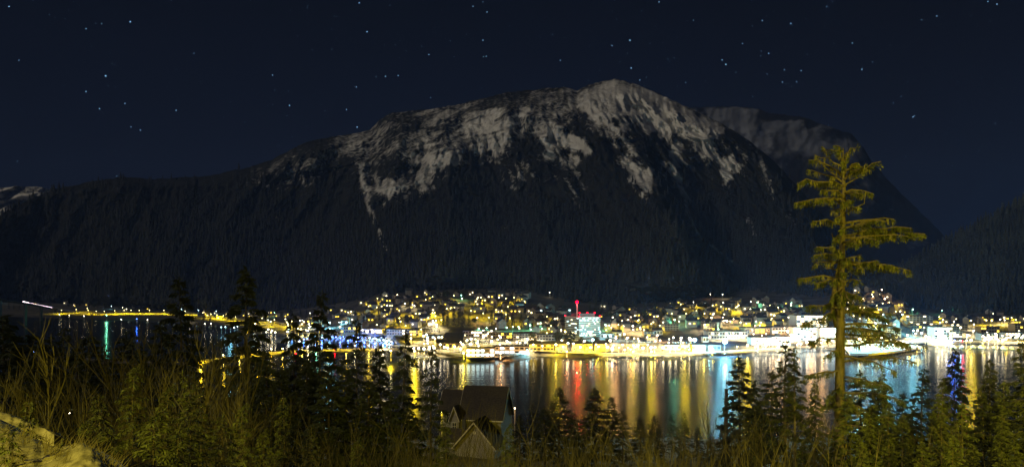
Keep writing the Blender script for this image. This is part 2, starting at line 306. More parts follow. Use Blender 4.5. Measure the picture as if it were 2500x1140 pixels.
def main_snow_shade(px, py, t):  # snow cover with the shade of the valleys mixed into its value
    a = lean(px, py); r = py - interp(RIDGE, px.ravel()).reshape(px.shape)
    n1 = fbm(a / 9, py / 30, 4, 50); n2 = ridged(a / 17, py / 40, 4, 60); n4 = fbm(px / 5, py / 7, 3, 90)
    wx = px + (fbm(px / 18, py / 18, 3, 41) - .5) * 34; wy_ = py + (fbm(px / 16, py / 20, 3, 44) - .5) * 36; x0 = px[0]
    ks = np.array([c[0] for c in SNOW_AND_SHADE], float); rows = np.array([interp(c[1], x0) for c in SNOW_AND_SHADE])
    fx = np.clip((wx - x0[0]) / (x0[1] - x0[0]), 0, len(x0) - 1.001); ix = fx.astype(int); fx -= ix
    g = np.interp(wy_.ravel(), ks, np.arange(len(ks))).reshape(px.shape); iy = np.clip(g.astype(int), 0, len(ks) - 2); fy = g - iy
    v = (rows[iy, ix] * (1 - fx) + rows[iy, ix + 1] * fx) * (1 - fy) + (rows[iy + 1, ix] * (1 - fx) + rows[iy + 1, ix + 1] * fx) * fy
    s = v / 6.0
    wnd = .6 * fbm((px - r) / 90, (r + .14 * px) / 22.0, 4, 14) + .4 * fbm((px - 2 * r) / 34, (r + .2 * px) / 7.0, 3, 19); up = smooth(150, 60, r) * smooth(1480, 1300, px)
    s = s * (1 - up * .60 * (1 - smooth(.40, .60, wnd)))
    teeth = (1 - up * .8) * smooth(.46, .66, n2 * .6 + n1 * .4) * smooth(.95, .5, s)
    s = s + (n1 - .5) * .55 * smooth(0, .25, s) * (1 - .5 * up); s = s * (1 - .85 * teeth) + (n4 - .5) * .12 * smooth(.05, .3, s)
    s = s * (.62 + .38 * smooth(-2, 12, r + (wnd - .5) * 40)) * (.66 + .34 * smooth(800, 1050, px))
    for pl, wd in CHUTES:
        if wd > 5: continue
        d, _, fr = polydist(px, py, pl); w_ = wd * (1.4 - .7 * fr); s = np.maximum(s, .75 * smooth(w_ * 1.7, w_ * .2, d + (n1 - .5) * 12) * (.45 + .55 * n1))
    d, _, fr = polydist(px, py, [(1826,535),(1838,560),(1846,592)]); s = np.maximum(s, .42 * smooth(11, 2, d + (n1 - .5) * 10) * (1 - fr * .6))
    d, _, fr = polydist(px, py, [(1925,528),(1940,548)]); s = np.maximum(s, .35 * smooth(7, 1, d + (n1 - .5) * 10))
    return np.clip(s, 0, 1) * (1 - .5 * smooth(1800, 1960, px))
base_fn = lambda x: interp(TOP, x) + 12
d0_fn = lambda x: np.array([gy(a, b) for a, b in zip(x, interp(TOP, x))]) + 15
D1 = [(-400,2900),(0,2900),(500,3000),(900,3300),(1250,3400),(1500,3500),(1800,3300),(2000,3000),(2400,2900)]
_, MPX, MPY, MP, MSN = sheet("mountain", RIDGE, base_fn, d0_fn, lambda x: interp(D1, x), (-380, 2380, 900), 330, main_disp, main_snow_shade, MT, 1.05)
R2 = [(1500,330),(1640,275),(1700,262),(1760,259),(1850,266),(1880,277),(1960,286),(2010,304),(2080,328),(2110,362),(2130,398),(2180,452),(2250,520),(2330,600),(2420,660),(2700,720)]
def far_disp(px, py, t): return -(90 * ridged(px / 130 + py / 300, py / 160, 4, 5) + 26 * ridged(px / 30, py / 40, 3, 9)) * smooth(0, .1, t)
def far_snow(px, py, t):
    r = py - interp(R2, px.ravel()).reshape(px.shape); n = fbm(px / 40 + py / 60, py / 24, 4, 8)
    s = smooth(-4, 22, r + (n - .5) * 40) * smooth(150, 30, r + (n - .5) * 80) * (.45 + .55 * smooth(.35, .6, n)); return s * smooth(2150, 2090, px) + .35 * smooth(.55, .7, n) * smooth(40, 70, r) * smooth(300, 150, r)
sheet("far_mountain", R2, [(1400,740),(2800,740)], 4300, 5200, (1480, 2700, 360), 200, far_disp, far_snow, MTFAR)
R3 = [(-400,500),(-100,470),(0,458),(50,455),(100,456),(125,462),(200,500),(300,560)]
def l_snow(px, py, t): return .35 + .6 * smooth(.35, .6, fbm(px / 40 + py / 14, py / 10 - px / 60, 4, 18))
sheet("distant_snow_peak", R3, [(-500,640),(400,640)], 6300, 6900, (-420, 300, 160), 70, lambda a, b, t: -500 * ridged(a / 60 + b / 30, b / 40 - a / 90, 4, 25), l_snow, MT)
# nearer wooded hills
RH = [(2080,775),(2130,715),(2180,672),(2240,640),(2300,600),(2400,545),(2500,490),(2700,400),(2900,330)]
_, HPX, HPY, HP, _ = sheet("wooded_hill", RH, lambda x: interp(TOP, x) + 14, lambda x: d0_fn(x) - 5, lambda x: 2350 + 0 * x, (2080, 2880, 260), 110,
    lambda a, b, t: -110 * (ridged(a / 110 + b / 300, b / 260, 3, 61) - .4) * smooth(0, .1, t), lambda a, b, t: 0 * a, MT)
RM = [(1600,745),(1660,712),(1720,676),(1800,648),(1880,636),(1940,648),(2000,676),(2080,712),(2140,745)]
_, KPX, KPY, KP, _ = sheet("low_wooded_hill", RM, [(1500,750),(2300,750)], lambda x: d0_fn(x) + 30, lambda x: 2350 + 0 * x, (1600, 2140, 200), 60,
    lambda a, b, t: -50 * (ridged(a / 60, b / 50, 3, 71) - .4) * smooth(0, .1, t), lambda a, b, t: 0 * a, MT)
# ------------------------------------------------------------------ forest on the slopes (one mass)
def scatter_conifers(name, sets, mat_, seed=3):
    rs = np.random.RandomState(seed); Vs = []; Fs = []; off = 0
    for pts, h in sets:
        n = len(pts); k = 6; tiers = 4
        for q in range(tiers):
            zb = h * (.08 + .22 * q); zt = h * (.44 + .19 * q) if q < tiers - 1 else h; rr = h * (.21 - .045 * q)
            ang = rs.rand(n)[:, None] * 6.28 + np.arange(k)[None] * 2 * math.pi / k
            rad = rr[:, None] * (.55 + .75 * rs.rand(n, k))
            ring = np.stack([pts[:, 0:1] + rad * np.cos(ang), pts[:, 1:2] + rad * np.sin(ang), pts[:, 2:3] + zb[:, None] + (rs.rand(n, k) - .5) * h[:, None] * .07], -1)
            tip = pts + np.stack([0 * h, 0 * h, zt], -1)
            V = np.concatenate([ring, tip[:, None, :]], 1).reshape(-1, 3)
            b = off + np.arange(n)[:, None] * (k + 1); a = np.arange(k)[None]
            Fs.append(np.stack([b + a, b + (a + 1) % k, b + k + 0 * a], -1).reshape(-1, 3)); Vs.append(V); off += len(V)
    o = link(name, npmesh(name, np.concatenate(Vs), np.concatenate(Fs), mat_)); return o
rs = np.random.RandomState(12)
def pick(PX, PY, PT, prob, n):
    pr = prob(PX, PY); pr = pr / pr.sum(); idx = rs.choice(pr.size, n, p=pr.ravel()); q = PT.reshape(-1, 3)[idx] + (rs.rand(n, 3) - .5) * (14, 14, 0); return q - (0, 0, 2)
cell = lambda PX, PY: 1.0
a1 = pick(MPX, MPY, MP, lambda x, y: (MSN < .22) * smooth(380, 640, y) * (x < 2250) * (.35 + fbm(x / 60, y / 60, 3, 90)), 15000)
a2 = pick(HPX, HPY, HP, lambda x, y: 1.0 + 0 * x, 6500)
a3 = pick(KPX, KPY, KP, lambda x, y: 1.0 + 0 * x, 1500)
o = scatter_conifers("mountain_forest", [(a1, 14 + 16 * rs.rand(len(a1))), (a3, 16 + 12 * rs.rand(len(a3)))], M['farneedle'])
tag(o, "dark conifer forest covering the lower mountain slopes behind the town", "forest", kind="stuff")
o = scatter_conifers("hillside_forest", [(a2, 16 + 18 * rs.rand(len(a2)))], mat("town_lit_hill_needles", (.050, .060, .036), .9, col2=(.018, .022, .016), scale=.012), 5)  # lighter needle colour stands in for town light on this hill
tag(o, "dark conifer forest covering the steep hill at the right edge", "forest", kind="stuff")

# ------------------------------------------------------------------ town ground, water, roads
def town_ground():
    px = np.linspace(-380, 2880, 420); n = 70; ys = wy(interp(SH, px), 0.0); yt = d0_fn(px) + 120
    bk = [(ys - 3, -3 + 0 * px)] + [(ys + q_, z_ + 1.1 * (fbm(px / 3, px * 0 + q_, 3, 8) - .5)) for q_, z_ in ((0, .1), (5, 1.2), (11, 2.0), (18, 2.8), (26, 3.4), (32, 3.9), (36, 3.7))]
    Y = np.array([r[0] for r in bk]); Z = np.array([r[1] for r in bk]); X = (px[None] - 1250) / F * Y
    o = link("rock_shore", npmesh("rock_shore", np.stack([X, Y, Z], -1).reshape(-1, 3), gridfaces(len(bk), len(px)), mat("dark_shore_rock", (.035, .029, .022), .95, .6, .12, bump=.5))); tag(o, kind="structure")
    rows = [(ys + 20, 1.5 + 0 * px), (ys + 31, 3.3 + 0 * px)]
    t = np.linspace(0, 1, n)
    for k in t:
        y = ys + 34 + (yt - ys - 34) * k; rows.append((y, gz(px, y) + (fbm(px / 14, y / 25, 3, 33) - .5) * interp(SL, px) * 18 * smooth(0, .25, k)))
    Y = np.array([r[0] for r in rows]); Z = np.array([r[1] for r in rows]); X = (px[None] - 1250) / F * Y
    m = mat("town_ground", (.10, .09, .07), .9, col2=(.028, .026, .018), scale=.03)
    o = link("ground", npmesh("ground", np.stack([X, Y, Z], -1).reshape(-1, 3), gridfaces(len(rows), len(px)), m, True)); tag(o, kind="structure")
town_ground()
def water():
    m = bpy.data.materials.new("sea_water"); m.use_nodes = True; n = m.node_tree; b = n.nodes["Principled BSDF"]; L = n.links
    b.inputs["Base Color"].default_value = (.006, .008, .012, 1); b.inputs["Roughness"].default_value = .175; b.inputs["IOR"].default_value = 1.33; b.inputs["Specular IOR Level"].default_value = .12; b.inputs["Specular Tint"].default_value = (.62, .68, .78, 1)
    t = n.nodes.new("ShaderNodeTexCoord"); mp = n.nodes.new("ShaderNodeMapping"); ns = n.nodes.new("ShaderNodeTexNoise"); bp = n.nodes.new("ShaderNodeBump")
    mp.inputs["Scale"].default_value = (.012, .10, 1); ns.inputs["Scale"].default_value = 1; ns.inputs["Detail"].default_value = 4
    L.new(t.outputs["Object"], mp.inputs[0]); L.new(mp.outputs[0], ns.inputs["Vector"]); L.new(ns.outputs[0], bp.inputs["Height"]); L.new(bp.outputs[0], b.inputs["Normal"])
    bp.inputs["Strength"].default_value = .6; bp.inputs["Distance"].default_value = .4
    q = MB(); q.poly([(-9000, 250, 0), (9000, 250, 0), (9000, 9000, 0), (-9000, 9000, 0)]); tag(link("water", q.mesh("water", m)), kind="structure")
water()
def ribbon(name, pts, width, m, zoff=.3, lift=None, seg=14.0, kind="structure", h=None):
    """flat strip following the far bank through photo points"""
    cs = []
    for i in range(len(pts) - 1):
        k = max(2, int(abs(pts[i + 1][0] - pts[i][0]) / seg))
        for j in range(k + (i == len(pts) - 2)):
            t = j / k; cs.append((pts[i][0] + (pts[i + 1][0] - pts[i][0]) * t, pts[i][1] + (pts[i + 1][1] - pts[i][1]) * t))
    W = []
    for a, b in cs:
        y = gy(a, b) if h is None else wy(b, h); W.append(np.array([(a - 1250) / F * y, y]))
    W = np.array(W); T = np.gradient(W, axis=0); T /= np.linalg.norm(T, axis=1)[:, None]; N = np.stack([-T[:, 1], T[:, 0]], 1)
    rows = []
    for s in (-.5, 0, .5):
        q = W + N * width * s; pxs = 1250 + F * q[:, 0] / q[:, 1]
        z = gz(pxs, q[:, 1]) + zoff if h is None else np.full(len(q), h); rows.append(np.column_stack([q, z]))
    V = np.concatenate(rows); me = npmesh(name, V, gridfaces(3, len(cs))[:, ::-1], m)
    o = link(name, me); tag(o, kind=kind); return o
ROAD = [(955,843),(1010,848),(1100,862),(1160,872),(1230,870),(1290,856),(1350,858),(1420,862),(1500,863),(1600,863),(1700,861),(1780,858),(1850,853),(1950,847),(2060,842),(2160,838),(2280,832),(2500,836),(2700,840)]
ribbon("waterfront_road", ROAD, 17, M['asphalt'])
ribbon("shore_road", [(-300,745),(60,744),(130,753),(200,763),(300,766),(400,766),(480,769),(560,775),(640,790),(700,797),(780,800),(860,812),(960,818),(1060,824)], 22, M['asphalt'])
ribbon("side_road", [(1420,812),(1470,822),(1490,835),(1485,845),(1490,858)], 20, M['asphalt'], .45)
ribbon("side_road", [(640,778),(690,792),(620,783)], 16, M['asphalt'], .6)
ribbon("upper_street", [(1015,765),(1040,768),(1080,775),(1120,778)], 10, M['asphalt'], .6)
ribbon("upper_street", [(900,745),(960,742),(1000,738),(1060,734)], 10, M['asphalt'], .6)
ribbon("upper_street", [(1620,750),(1700,745),(1800,748),(1900,742)], 10, M['asphalt'], .6)
ribbon("terrace_road", [(1740,792),(1820,791),(1900,790),(1940,792)], 12, M['asphalt'], .6)
ribbon("parking_yard", [(1120,838),(1180,838),(1280,838)], 60, M['snowroof'], .35)
ribbon("parking_yard", [(1500,832),(1580,832),(1680,834)], 70, M['asphalt'], .35)
ribbon("parking_yard", [(1840,835),(1900,835),(1960,836)], 60, M['snowroof'], .35)
ribbon("parking_yard", [(1000,852),(1040,854),(1110,860)], 26, M['snowroof'], .5)

# ------------------------------------------------------------------ naming by place
ORD = "first second third fourth fifth sixth seventh eighth ninth tenth eleventh twelfth thirteenth fourteenth fifteenth sixteenth seventeenth eighteenth nineteenth twentieth".split()
def region(px, py):
    if py > 900: return "among the near trees"
    if px < 460: return "along the far left highway" if py > 742 else "under the dark left slope"
    if px < 700: return "on the breakwater" if py > 842 else ("by the outer marina" if py > 800 else "by the highway interchange")
    if px < 960:
        if py > 846: return "on the breakwater"
        if py > 812: return "around the boat harbour"
        return "above the boat harbour" if py < 770 else "just behind the boat harbour"
    if px < 1130:
        if py < 735: return "on the left hilltop"
        if py < 768: return "midway up the left hill"
        if py < 806: return "above the long dark-roofed building"
        return "around the white-lit yard"
    if px < 1340:
        if py < 735: return "atop the wooded slope"
        if py < 772: return "midway up the wooded slope"
        if py < 812: return "near the green-lit poles"
        return "by the parking deck"
    if px < 1500:
        if py < 812: return "beside the office tower"
        return "before the office tower"
    if px < 1680:
        if py < 770: return "high right of the tower"
        if py < 812: return "low right of the tower"
        return "in the yard beyond the tower"
    if px < 1960:
        if py < 755: return "high behind the floodlit quay"
        if py < 800: return "low behind the floodlit quay"
        return "around the floodlit quay"
    if px < 2210:
        if py < 745: return "on the hemlock knoll"
        if py < 805: return "behind the tall hemlock"
        return "around the bright pier"
    if py < 800: return "below the wooded hill"
    return "by the right-hand docks"
PENDING = []     # (object, kind phrase, px, py): labelled together by ordinal at the end
def later(o, phrase, cat, px, py, group=None):
    o["category"] = cat
    if group: o["group"] = group
    PENDING.append((o, phrase, px, py))
def flush():
    d = {}
    for it in PENDING: d.setdefault((it[1], region(it[2], it[3])), []).append(it)
    for (ph, rg), L in d.items():
        L.sort(key=lambda q: q[2])
        if len(L) <= 20:
            for i, it in enumerate(L): it[0]["label"] = f"{ph} {rg}" + ("" if len(L) == 1 else f", {ORD[i]} from left")
        else:
            rows = int(math.ceil(len(L) / 20)); L.sort(key=lambda q: q[3]); per = int(math.ceil(len(L) / rows))
            nm = {2: ["upper row", "lower row"], 3: ["upper row", "middle row", "lower row"]}.get(rows) or [ORD[r] + " row down" for r in range(rows)]
            for r in range(rows):
                S = sorted(L[r * per:(r + 1) * per], key=lambda q: q[2])
                for i, it in enumerate(S): it[0]["label"] = f"{ph} {rg}, {nm[r]}, {ORD[i]} from left"

# ------------------------------------------------------------------ street lamps
POLE = {}
def pole_mesh(h):
    k = round(h)
    if k not in POLE:
        q = MB(); q.tube([(0, 0, 0), (0, 0, k * .6), (0, 0, k - .3)], [.16, .12, .09], 6); q.tube([(0, 0, k - .3), (0, -.6, k), (0, -1.5, k + .1)], [.08, .06, .06], 5)
        q.box(-.3, .3, -.3, .3, -1.5, .35); POLE[k] = q.mesh("lamp_pole", M['metal'])
    return POLE[k]
HEAD = {}
def head_mesh(c, r):
    if (c, r) not in HEAD:
        q = MB(); q.ball((0, 0, 0), r, 8, 6, .8); HEAD[(c, r)] = q.mesh("lamp_head", EM[c], True)
    return HEAD[(c, r)]
LIGHTD = {}
def light_data(c, kw, r, cut=False):
    k = (c, round(kw, 2), r, cut)
    if k not in LIGHTD:
        l = bpy.data.lights.new("lamp_light", 'SPOT' if cut else 'POINT')
        if cut: l.spot_size = R(cut); l.spot_blend = .12      # cut-off luminaire: nothing above the horizontal
        l.energy = kw * 1000 * GAIN; l.color = LC[c]; l.shadow_soft_size = r; LIGHTD[k] = l
    return LIGHTD[k]
GAIN = 4.0
def CUT(c, kw, name):
    if name == 'dock_light' or c in 'br' or kw >= 100: return False
    if c == 'w': return 152
    if (c == 'y' and kw >= 25) or (c in 'co' and kw >= 10) or (c == 'g' and kw >= 10): return False
    return 168
def lamp(px, py, c='y', kw=3, r=.5, h=9.0, depth=None, z0=None, phrase=None, name="street_lamp"):
    if h == 9.0 and py > 841 and 960 < px < 2060: h = 5.0      # low lamps along the quay road
    if depth is None:
        y = gy(px, py + 5)
        for _ in range(12): y = .5 * y + .5 * gy(px, py + h / y * F)
    else: y = depth
    x = (px - 1250) / F * y; zt = H - (py - HZ) / F * y
    zg = float(gz(px, y)) if z0 is None else z0
    hh = max(4.0, zt - zg); me = pole_mesh(hh); hh = round(hh)
    o = link(name, me, None, None, (x, y + 1.5, zt - hh)); rr = .6 if r < .6 else r
    hd = link("lamp_head", head_mesh(c, rr), None, o, (0, -1.5 - 0.0, hh - .1 - rr * .3))
    if kw > 0:
        lo = bpy.data.objects.new("lamp_light", light_data(c, kw * (2.2 if c == 'y' and kw < 25 else 2.2 if c == 'w' and kw >= 8 else 1), .35, CUT(c, kw, name))); COL.objects.link(lo); lo.parent = o; lo.location = (0, -1.7, hh - .6 - rr * 1.1)
    nm_ = name.replace('_', ' ')
    later(o, phrase or (f"{LN[c]} {name.replace('_', ' ')}"), nm_, px, py, nm_ + "s lit across the town")
    return o
# px, py, colour, power (kW), head radius
LAMPS = """5 734 c 1;20 713 y 4;77 721 w 1.5;84 724 w 1;122 722 g 3 .7;130 717 g 2;130 726 w 3 .7;147 715 y 1;160 731 y 6;107 732 y 2;238 714 w 2 .6;245 709 g 2;217 739 w 1;213 752 y 2
272 747 c 1.5;299 750 w 2 .6;309 754 w 1;333 740 g 3;363 745 y 5;186 755 y 8;215 757 y 8;255 759 y 8;303 757 y 10;340 757 y 8;400 757 y 10;430 757 y 8;470 760 y 10;515 766 y 12;545 770 y 12;150 757 y 16;235 759 y 16;280 758 y 16;320 757 y 16;365 757 y 16;420 758 y 16;452 759 y 20;495 763 y 24;530 768 y 24;575 773 y 24;600 778 y 20;145 767 w 1.5 .7;169 769 w 1.5;205 771 w 2
260 769 g 10 .8;296 779 w 1;334 778 b .8;360 780 w 1;443 754 c 1 .6;451 753 w 1 .6;484 757 c 1;528 759 c 1;498 762 y 2;463 775 w 2 .6;552 766 y 3;500 790 w 1;515 789 w 1;540 798 c 3;550 797 c 3;562 795 c 12 .8;572 799 c 5;580 797 c 3;602 790 y 5
623 790 w 6 .8;637 804 w 6 .8;655 803 w 8 .9;664 806 w 10 1;672 810 w 10 .9;650 810 w 8;712 783 y 6 .8;733 782 w 12 1;747 805 y 5;805 787 c 26 1.3;788 790 c 6 .8;833 786 w 3;828 786 c 2;830 797 w 12 1;844 797 w 6;885 805 w 6 .8;907 804 w 4;916 808 w 10 .9;863 787 w 2;841 750 w 3 .7;857 760 w 5;850 762 w 4;945 745 w 5 .7
954 776 c 6 .8;757 764 w 2;775 762 o 2;655 763 w 1.5;670 763 g 1.5;648 763 y 1;715 812 c 8;737 808 c 8 .7;758 796 w 5;640 776 y 12;670 780 y 12;700 786 y 12;620 780 y 10;720 796 y 8;780 797 y 8
970 719 o 3 .7;989 740 w 5 .8;1007 744 w 3;1012 746 w 3;1056 763 y 4;1063 771 y 6 .7;1057 782 w 8 .8;1058 786 w 5;1066 791 w 10 .9;1066 797 w 6;1038 736 y 7 .7;1056 724 y 3;1108 721 y 3;1126 720 g 3;1128 728 w 2;1165 729 y 4;1184 732 y 5;1205 719 g 6 .7;1218 726 w 2;1235 728 y 5;1255 726 y 5;1272 722 w 6 .8
1165 775 o 4 .8;1169 801 g 6 .7;1188 800 g 4;1237 799 g 6 .7;1252 797 g 4;1266 797 g 6 .7;1268 801 w 5;1294 793 g 8 .8;1296 804 w 4;978 784 y 6 .7;990 795 y 6;975 776 y 5;940 756 y 5;900 747 y 5;920 750 y 4;975 757 y 4;1015 765 y 6;1100 752 y 5;1120 740 y 4;1150 758 y 4;1180 764 y 4;1225 758 y 4;1240 748 y 3
1040 815 w 20 .7;1075 840 w 15 1;1010 848 w 30 1.1;1022 849 w 30 1;1035 850 w 30 1.2;1048 850 w 25 1.1;1060 849 w 30 1.2;1085 846 w 15 .9;1093 848 w 15 .9;1130 840 w 15 1;1110 845 w 15 .9;1124 850 w 20 1;1112 822 w 15 1;1150 826 w 20 1.1;1200 832 w 25 1.1;1180 822 w 20 1;1222 822 w 20 1;1243 845 o 60 1.6;1233 849 w 20;1176 857 c 10;1287 854 c 8;954 855 y 14 .8;1270 836 w 15;1288 826 w 22 1.3;1245 835 w 15;1160 812 w 12;1180 806 w 12 .8;1200 807 w 10 .8;1140 830 w 15 1;1165 836 w 15 1
1359 701 w 1 .7;1342 714 w .5;1313 744 c 10 .8;1320 788 g 5;1343 787 g 5 .7;1370 783 w 4;1323 802 w 4;1370 805 w 8 .8;1355 778 w 8 1;1290 772 y 4;1335 772 y 5;1345 795 y 4;1300 815 y 6;1335 812 y 5
1476 773 w 5 .7;1469 784 w 5 .7;1478 792 g 6 .7;1492 770 w 5 .7;1496 774 w 5 .7;1521 784 w 6 .8;1510 792 y 7;1535 790 w 12 1;1545 795 w 14 1.1;1563 799 w 8 .8;1573 769 o 4 .8;1606 771 o 4 .7;1619 786 w 4;1572 805 w 5;1524 815 w 8 .9;1514 816 c 5;1550 770 y 5;1500 785 y 6;1480 805 y 6;1560 780 y 5;1590 790 y 4
1447 828 c 9 1.5;1470 832 w 10 1.3;1490 830 w 14 1.3;1400 838 w 8 .8;1413 834 w 8 .8;1357 840 y 30 1.1;1375 845 w 8;1342 843 w 6;1302 840 w 10;1417 846 y 30 1.1;1442 847 w 12 .9;1461 845 y 30 .9;1483 846 y 50 1.3;1511 848 w 8;1525 853 w 8;1495 852 w 30 1.1;1550 846 w 12 1;1570 848 w 15 1.2;1590 847 w 15 1.2;1619 847 w 45 1.4;1636 847 w 20 1.1;1560 832 w 15;1530 826 w 15;1600 832 w 15;1580 822 w 12;1520 840 w 14;1545 858 y 25;1590 857 y 25 .8;1384 857 o 14
1734 718 o 1.5;1764 718 w 2;1693 737 w 4 .7;1721 738 w 4 .7;1766 738 w 4 .7;1636 741 y 5;1662 742 y 6 .7;1788 736 y 6;1821 744 w 2;1829 743 w 2;1849 738 g 5;1931 744 w 6 .8;1932 739 g 3;1859 727 w 3;1833 736 w 1.5;1647 780 g 14 .9;1658 784 w 4;1685 784 w 6 .8;1692 785 w 6;1737 775 o 10 .9;1740 768 w 2;1720 792 w 8;1766 783 w 10;1775 783 w 14 1;1783 784 w 8;1808 786 y 12 .9;1822 780 g 6;1846 784 y 10;1858 787 y 10 .8;1881 781 y 10 .7
1890 769 w 12 1;1910 768 w 30 1.5;1925 774 w 10;1945 774 w 10;1700 758 y 5;1675 765 y 5;1720 765 y 5;1800 748 y 4;1640 765 y 3;1880 745 y 3;1900 750 y 4;1700 745 y 5;1740 745 y 4;1760 748 y 4
1696 828 c 90 2.3;1770 832 c 400 2.6;1637 852 y 12;1672 846 y 50 1.1;1650 847 w 30 1.1;1683 852 w 12;1700 848 w 20 .8;1718 849 y 60 1.2;1731 845 c 10;1825 842 y 50 1.2;1840 815 w 12;1860 818 w 12;1880 832 w 25 1.3;1895 835 w 35 1.4;1900 846 w 50 1.3;1870 842 w 20 1;1850 845 w 20 1;1845 828 w 20 1;1865 828 w 15;1905 822 w 15 1;1920 826 w 15 1;1915 838 w 20 1.1;1940 812 c 12;1935 832 w 20;1955 838 w 20 1;1970 834 w 40 1.4;1990 834 w 25 1;1800 845 y 30;1740 852 y 20;1755 815 w 15;1790 812 w 12;1810 812 w 12
2153 707 o 4 .9;2160 729 o 12 1.2;2129 718 y 4;2131 723 w 4;2089 719 w 3;2105 731 y 6 .7;2069 732 w 2;2187 742 c 3 .7;2156 767 c 4 .7;2171 768 c 5 .7;2203 767 c 4 .7;2198 759 y 8 .8;2187 760 y 8;2228 755 g 2 .6;2099 826 y 60 1.6;2139 822 y 16 1;2189 822 y 18 1.1;2153 823 w 16 1;2175 827 w 14;2105 833 w 14;2020 820 w 20 1;2000 812 w 15 1;2010 800 w 8;2030 810 w 10;2140 745 y 5;2110 750 y 5;2090 760 y 5;2135 785 y 5;2095 790 c 8;2115 780 c 5;2140 790 c 6;2165 790 c 5;2060 830 w 18
2190 832 w 12;2205 832 w 12;2220 832 y 10;2240 843 y 20;2229 754 g 1.5;2300 757 g 1.5 .6;2319 750 g 1;2307 768 w 5;2293 773 y 6;2302 780 w 6 .7;2295 787 w 12 .9;2329 784 w 5 .7;2371 782 w 6 .7;2378 791 w 8 .8;2408 781 y 8 .8;2421 782 y 8 .8;2442 779 w 8 .8;2452 774 w 4;2453 781 w 5;2242 828 w 8;2256 799 w 4;2272 815 w 20 1;2285 812 w 25 1.2;2300 820 w 40 1.5;2290 828 w 40 1.5;2310 826 w 40 1.5;2268 822 w 25 1;2250 812 c 20 1;2230 806 c 18 1;2362 817 w 15 .9;2371 829 y 60 1.3;2360 830 w 12;2345 800 w 10
2410 811 w 8;2400 820 w 20 1.2;2415 822 w 25 1.2;2430 822 w 18 1;2447 819 w 8 .8;2470 817 w 25 1.2;2485 820 w 25 1.2;2498 818 w 20 1;1012 856 y 40 .8;1132 861 y 34 .8;1222 861 o 30 .8;2330 830 b 7 1.0;2318 838 b 4 .7;2345 830 c 12 .7;2350 832 r 3;2452 776 y 4;2480 780 y 4;2470 775 y 3"""
for row in LAMPS.replace("\n", ";").split(";"):
    q = row.split(); px_, py_, kw_ = float(q[0]), float(q[1]), float(q[3])
    lamp(px_, py_, q[2], kw_, float(q[4]) if len(q) > 4 else .45, 9 if kw_ < 100 else 13, phrase=None if kw_ < 100 else "towering blue-white floodlight mast", name="floodlight_mast" if kw_ >= 100 else ("yard_light" if kw_ >= 12 else "street_lamp"))
XR = random.Random(31)
XTRA = []
for (a, b, c_, d_, n, cols, k0, k1, nm) in [(1000,1300,812,846,30,'wwwy',8,16,'yard_light'),(1490,1700,815,852,26,'wwyo',8,16,'yard_light'),(1830,2045,805,846,30,'wwwo',8,18,'yard_light'),(2215,2500,804,830,22,'wwwy',8,18,'yard_light'),
        (1300,1480,822,850,12,'yywo',5,12,'yard_light'),(600,840,778,812,18,'ywcw',3,10,'yard_light'),(1480,1640,768,806,10,'yyoy',4,7,'street_lamp'),(1640,1960,742,800,18,'yyow',4,7,'street_lamp'),(880,1290,725,805,16,'yyyw',4,7,'street_lamp'),(2060,2215,735,805,10,'yycw',4,8,'street_lamp')]:
    for _ in range(n):
        px_ = XR.uniform(a, b); lamp(px_, XR.uniform(max(c_, float(interp(TOP, px_)) + 3), d_), XR.choice(cols), XR.choice([k0, (k0 + k1) / 2, k1]), XR.choice([.5, .7, .9, 1.1]) if nm == 'yard_light' else .6, 9, name=nm)
# lamps on the breakwater (lit yellow), and the channel marks
BW = [(-120,872),(0,871),(200,876),(330,884),(440,886),(500,880),(560,873),(640,862),(720,856),(800,853),(880,852),(962,850)]
def breakwater():
    cs = [(a, interp(BW, a)) for a in np.linspace(-120, 975, 160)]; W = []
    for a, b in cs: y = wy(b, 1.5); W.append((float((a - 1250) / F * y), float(y)))
    W = np.array(W); T = np.gradient(W, axis=0); T /= np.linalg.norm(T, axis=1)[:, None]; N = np.stack([-T[:, 1], T[:, 0]], 1); rows = []
    prof = [(-13, -2), (-9, .4), (-5, 1.9), (0, 2.2), (5, 1.9), (9, .4), (13, -2)]
    for s, z in prof:
        q = W + N * s; rows.append(np.column_stack([q, z + (rs.rand(len(q)) - .5) * .9]))
    o = link("breakwater", npmesh("breakwater", np.concatenate(rows), gridfaces(len(prof), len(cs))[:, ::-1], M['rock'])); tag(o, "low rock breakwater lit yellow in front of the boat harbour", "breakwater")
breakwater()
for px_, py_, c, kw in [(490,872,'y',5),(545,866,'y',5),(585,862,'y',3),(630,853,'y',5),(662,851,'y',5),(690,850,'y',4),(738,845,'y',6),(752,845,'w',3),(772,848,'g',5),(800,844,'y',6),(845,843,'y',6),(866,843,'w',5),(900,842,'y',8),(935,842,'w',8)]:
    lamp(px_, py_, c, kw, .45, 6, depth=float(wy(interp(BW, px_), 2)), z0=1.6, name='dock_light')
for px_, py_ in ((722,863),(817,854)):
    y = float(wy(interp(BW, px_) + 2, 0)) - 30; z = H - (py_ - HZ) / F * y
    t = empty("channel_marker", ((px_ - 1250) / F * y, y, 0)); q = MB(); q.tube([(0, 0, -2), (0, 0, z)], [.3, .25], 6); link("post", q.mesh("post", M['darkmetal']), None, t)
    link("lamp_head", head_mesh('r', .8), None, t, (0, 0, z)); later(t, "red navigation light on a post", "channel marker", px_, py_, "red channel lights")
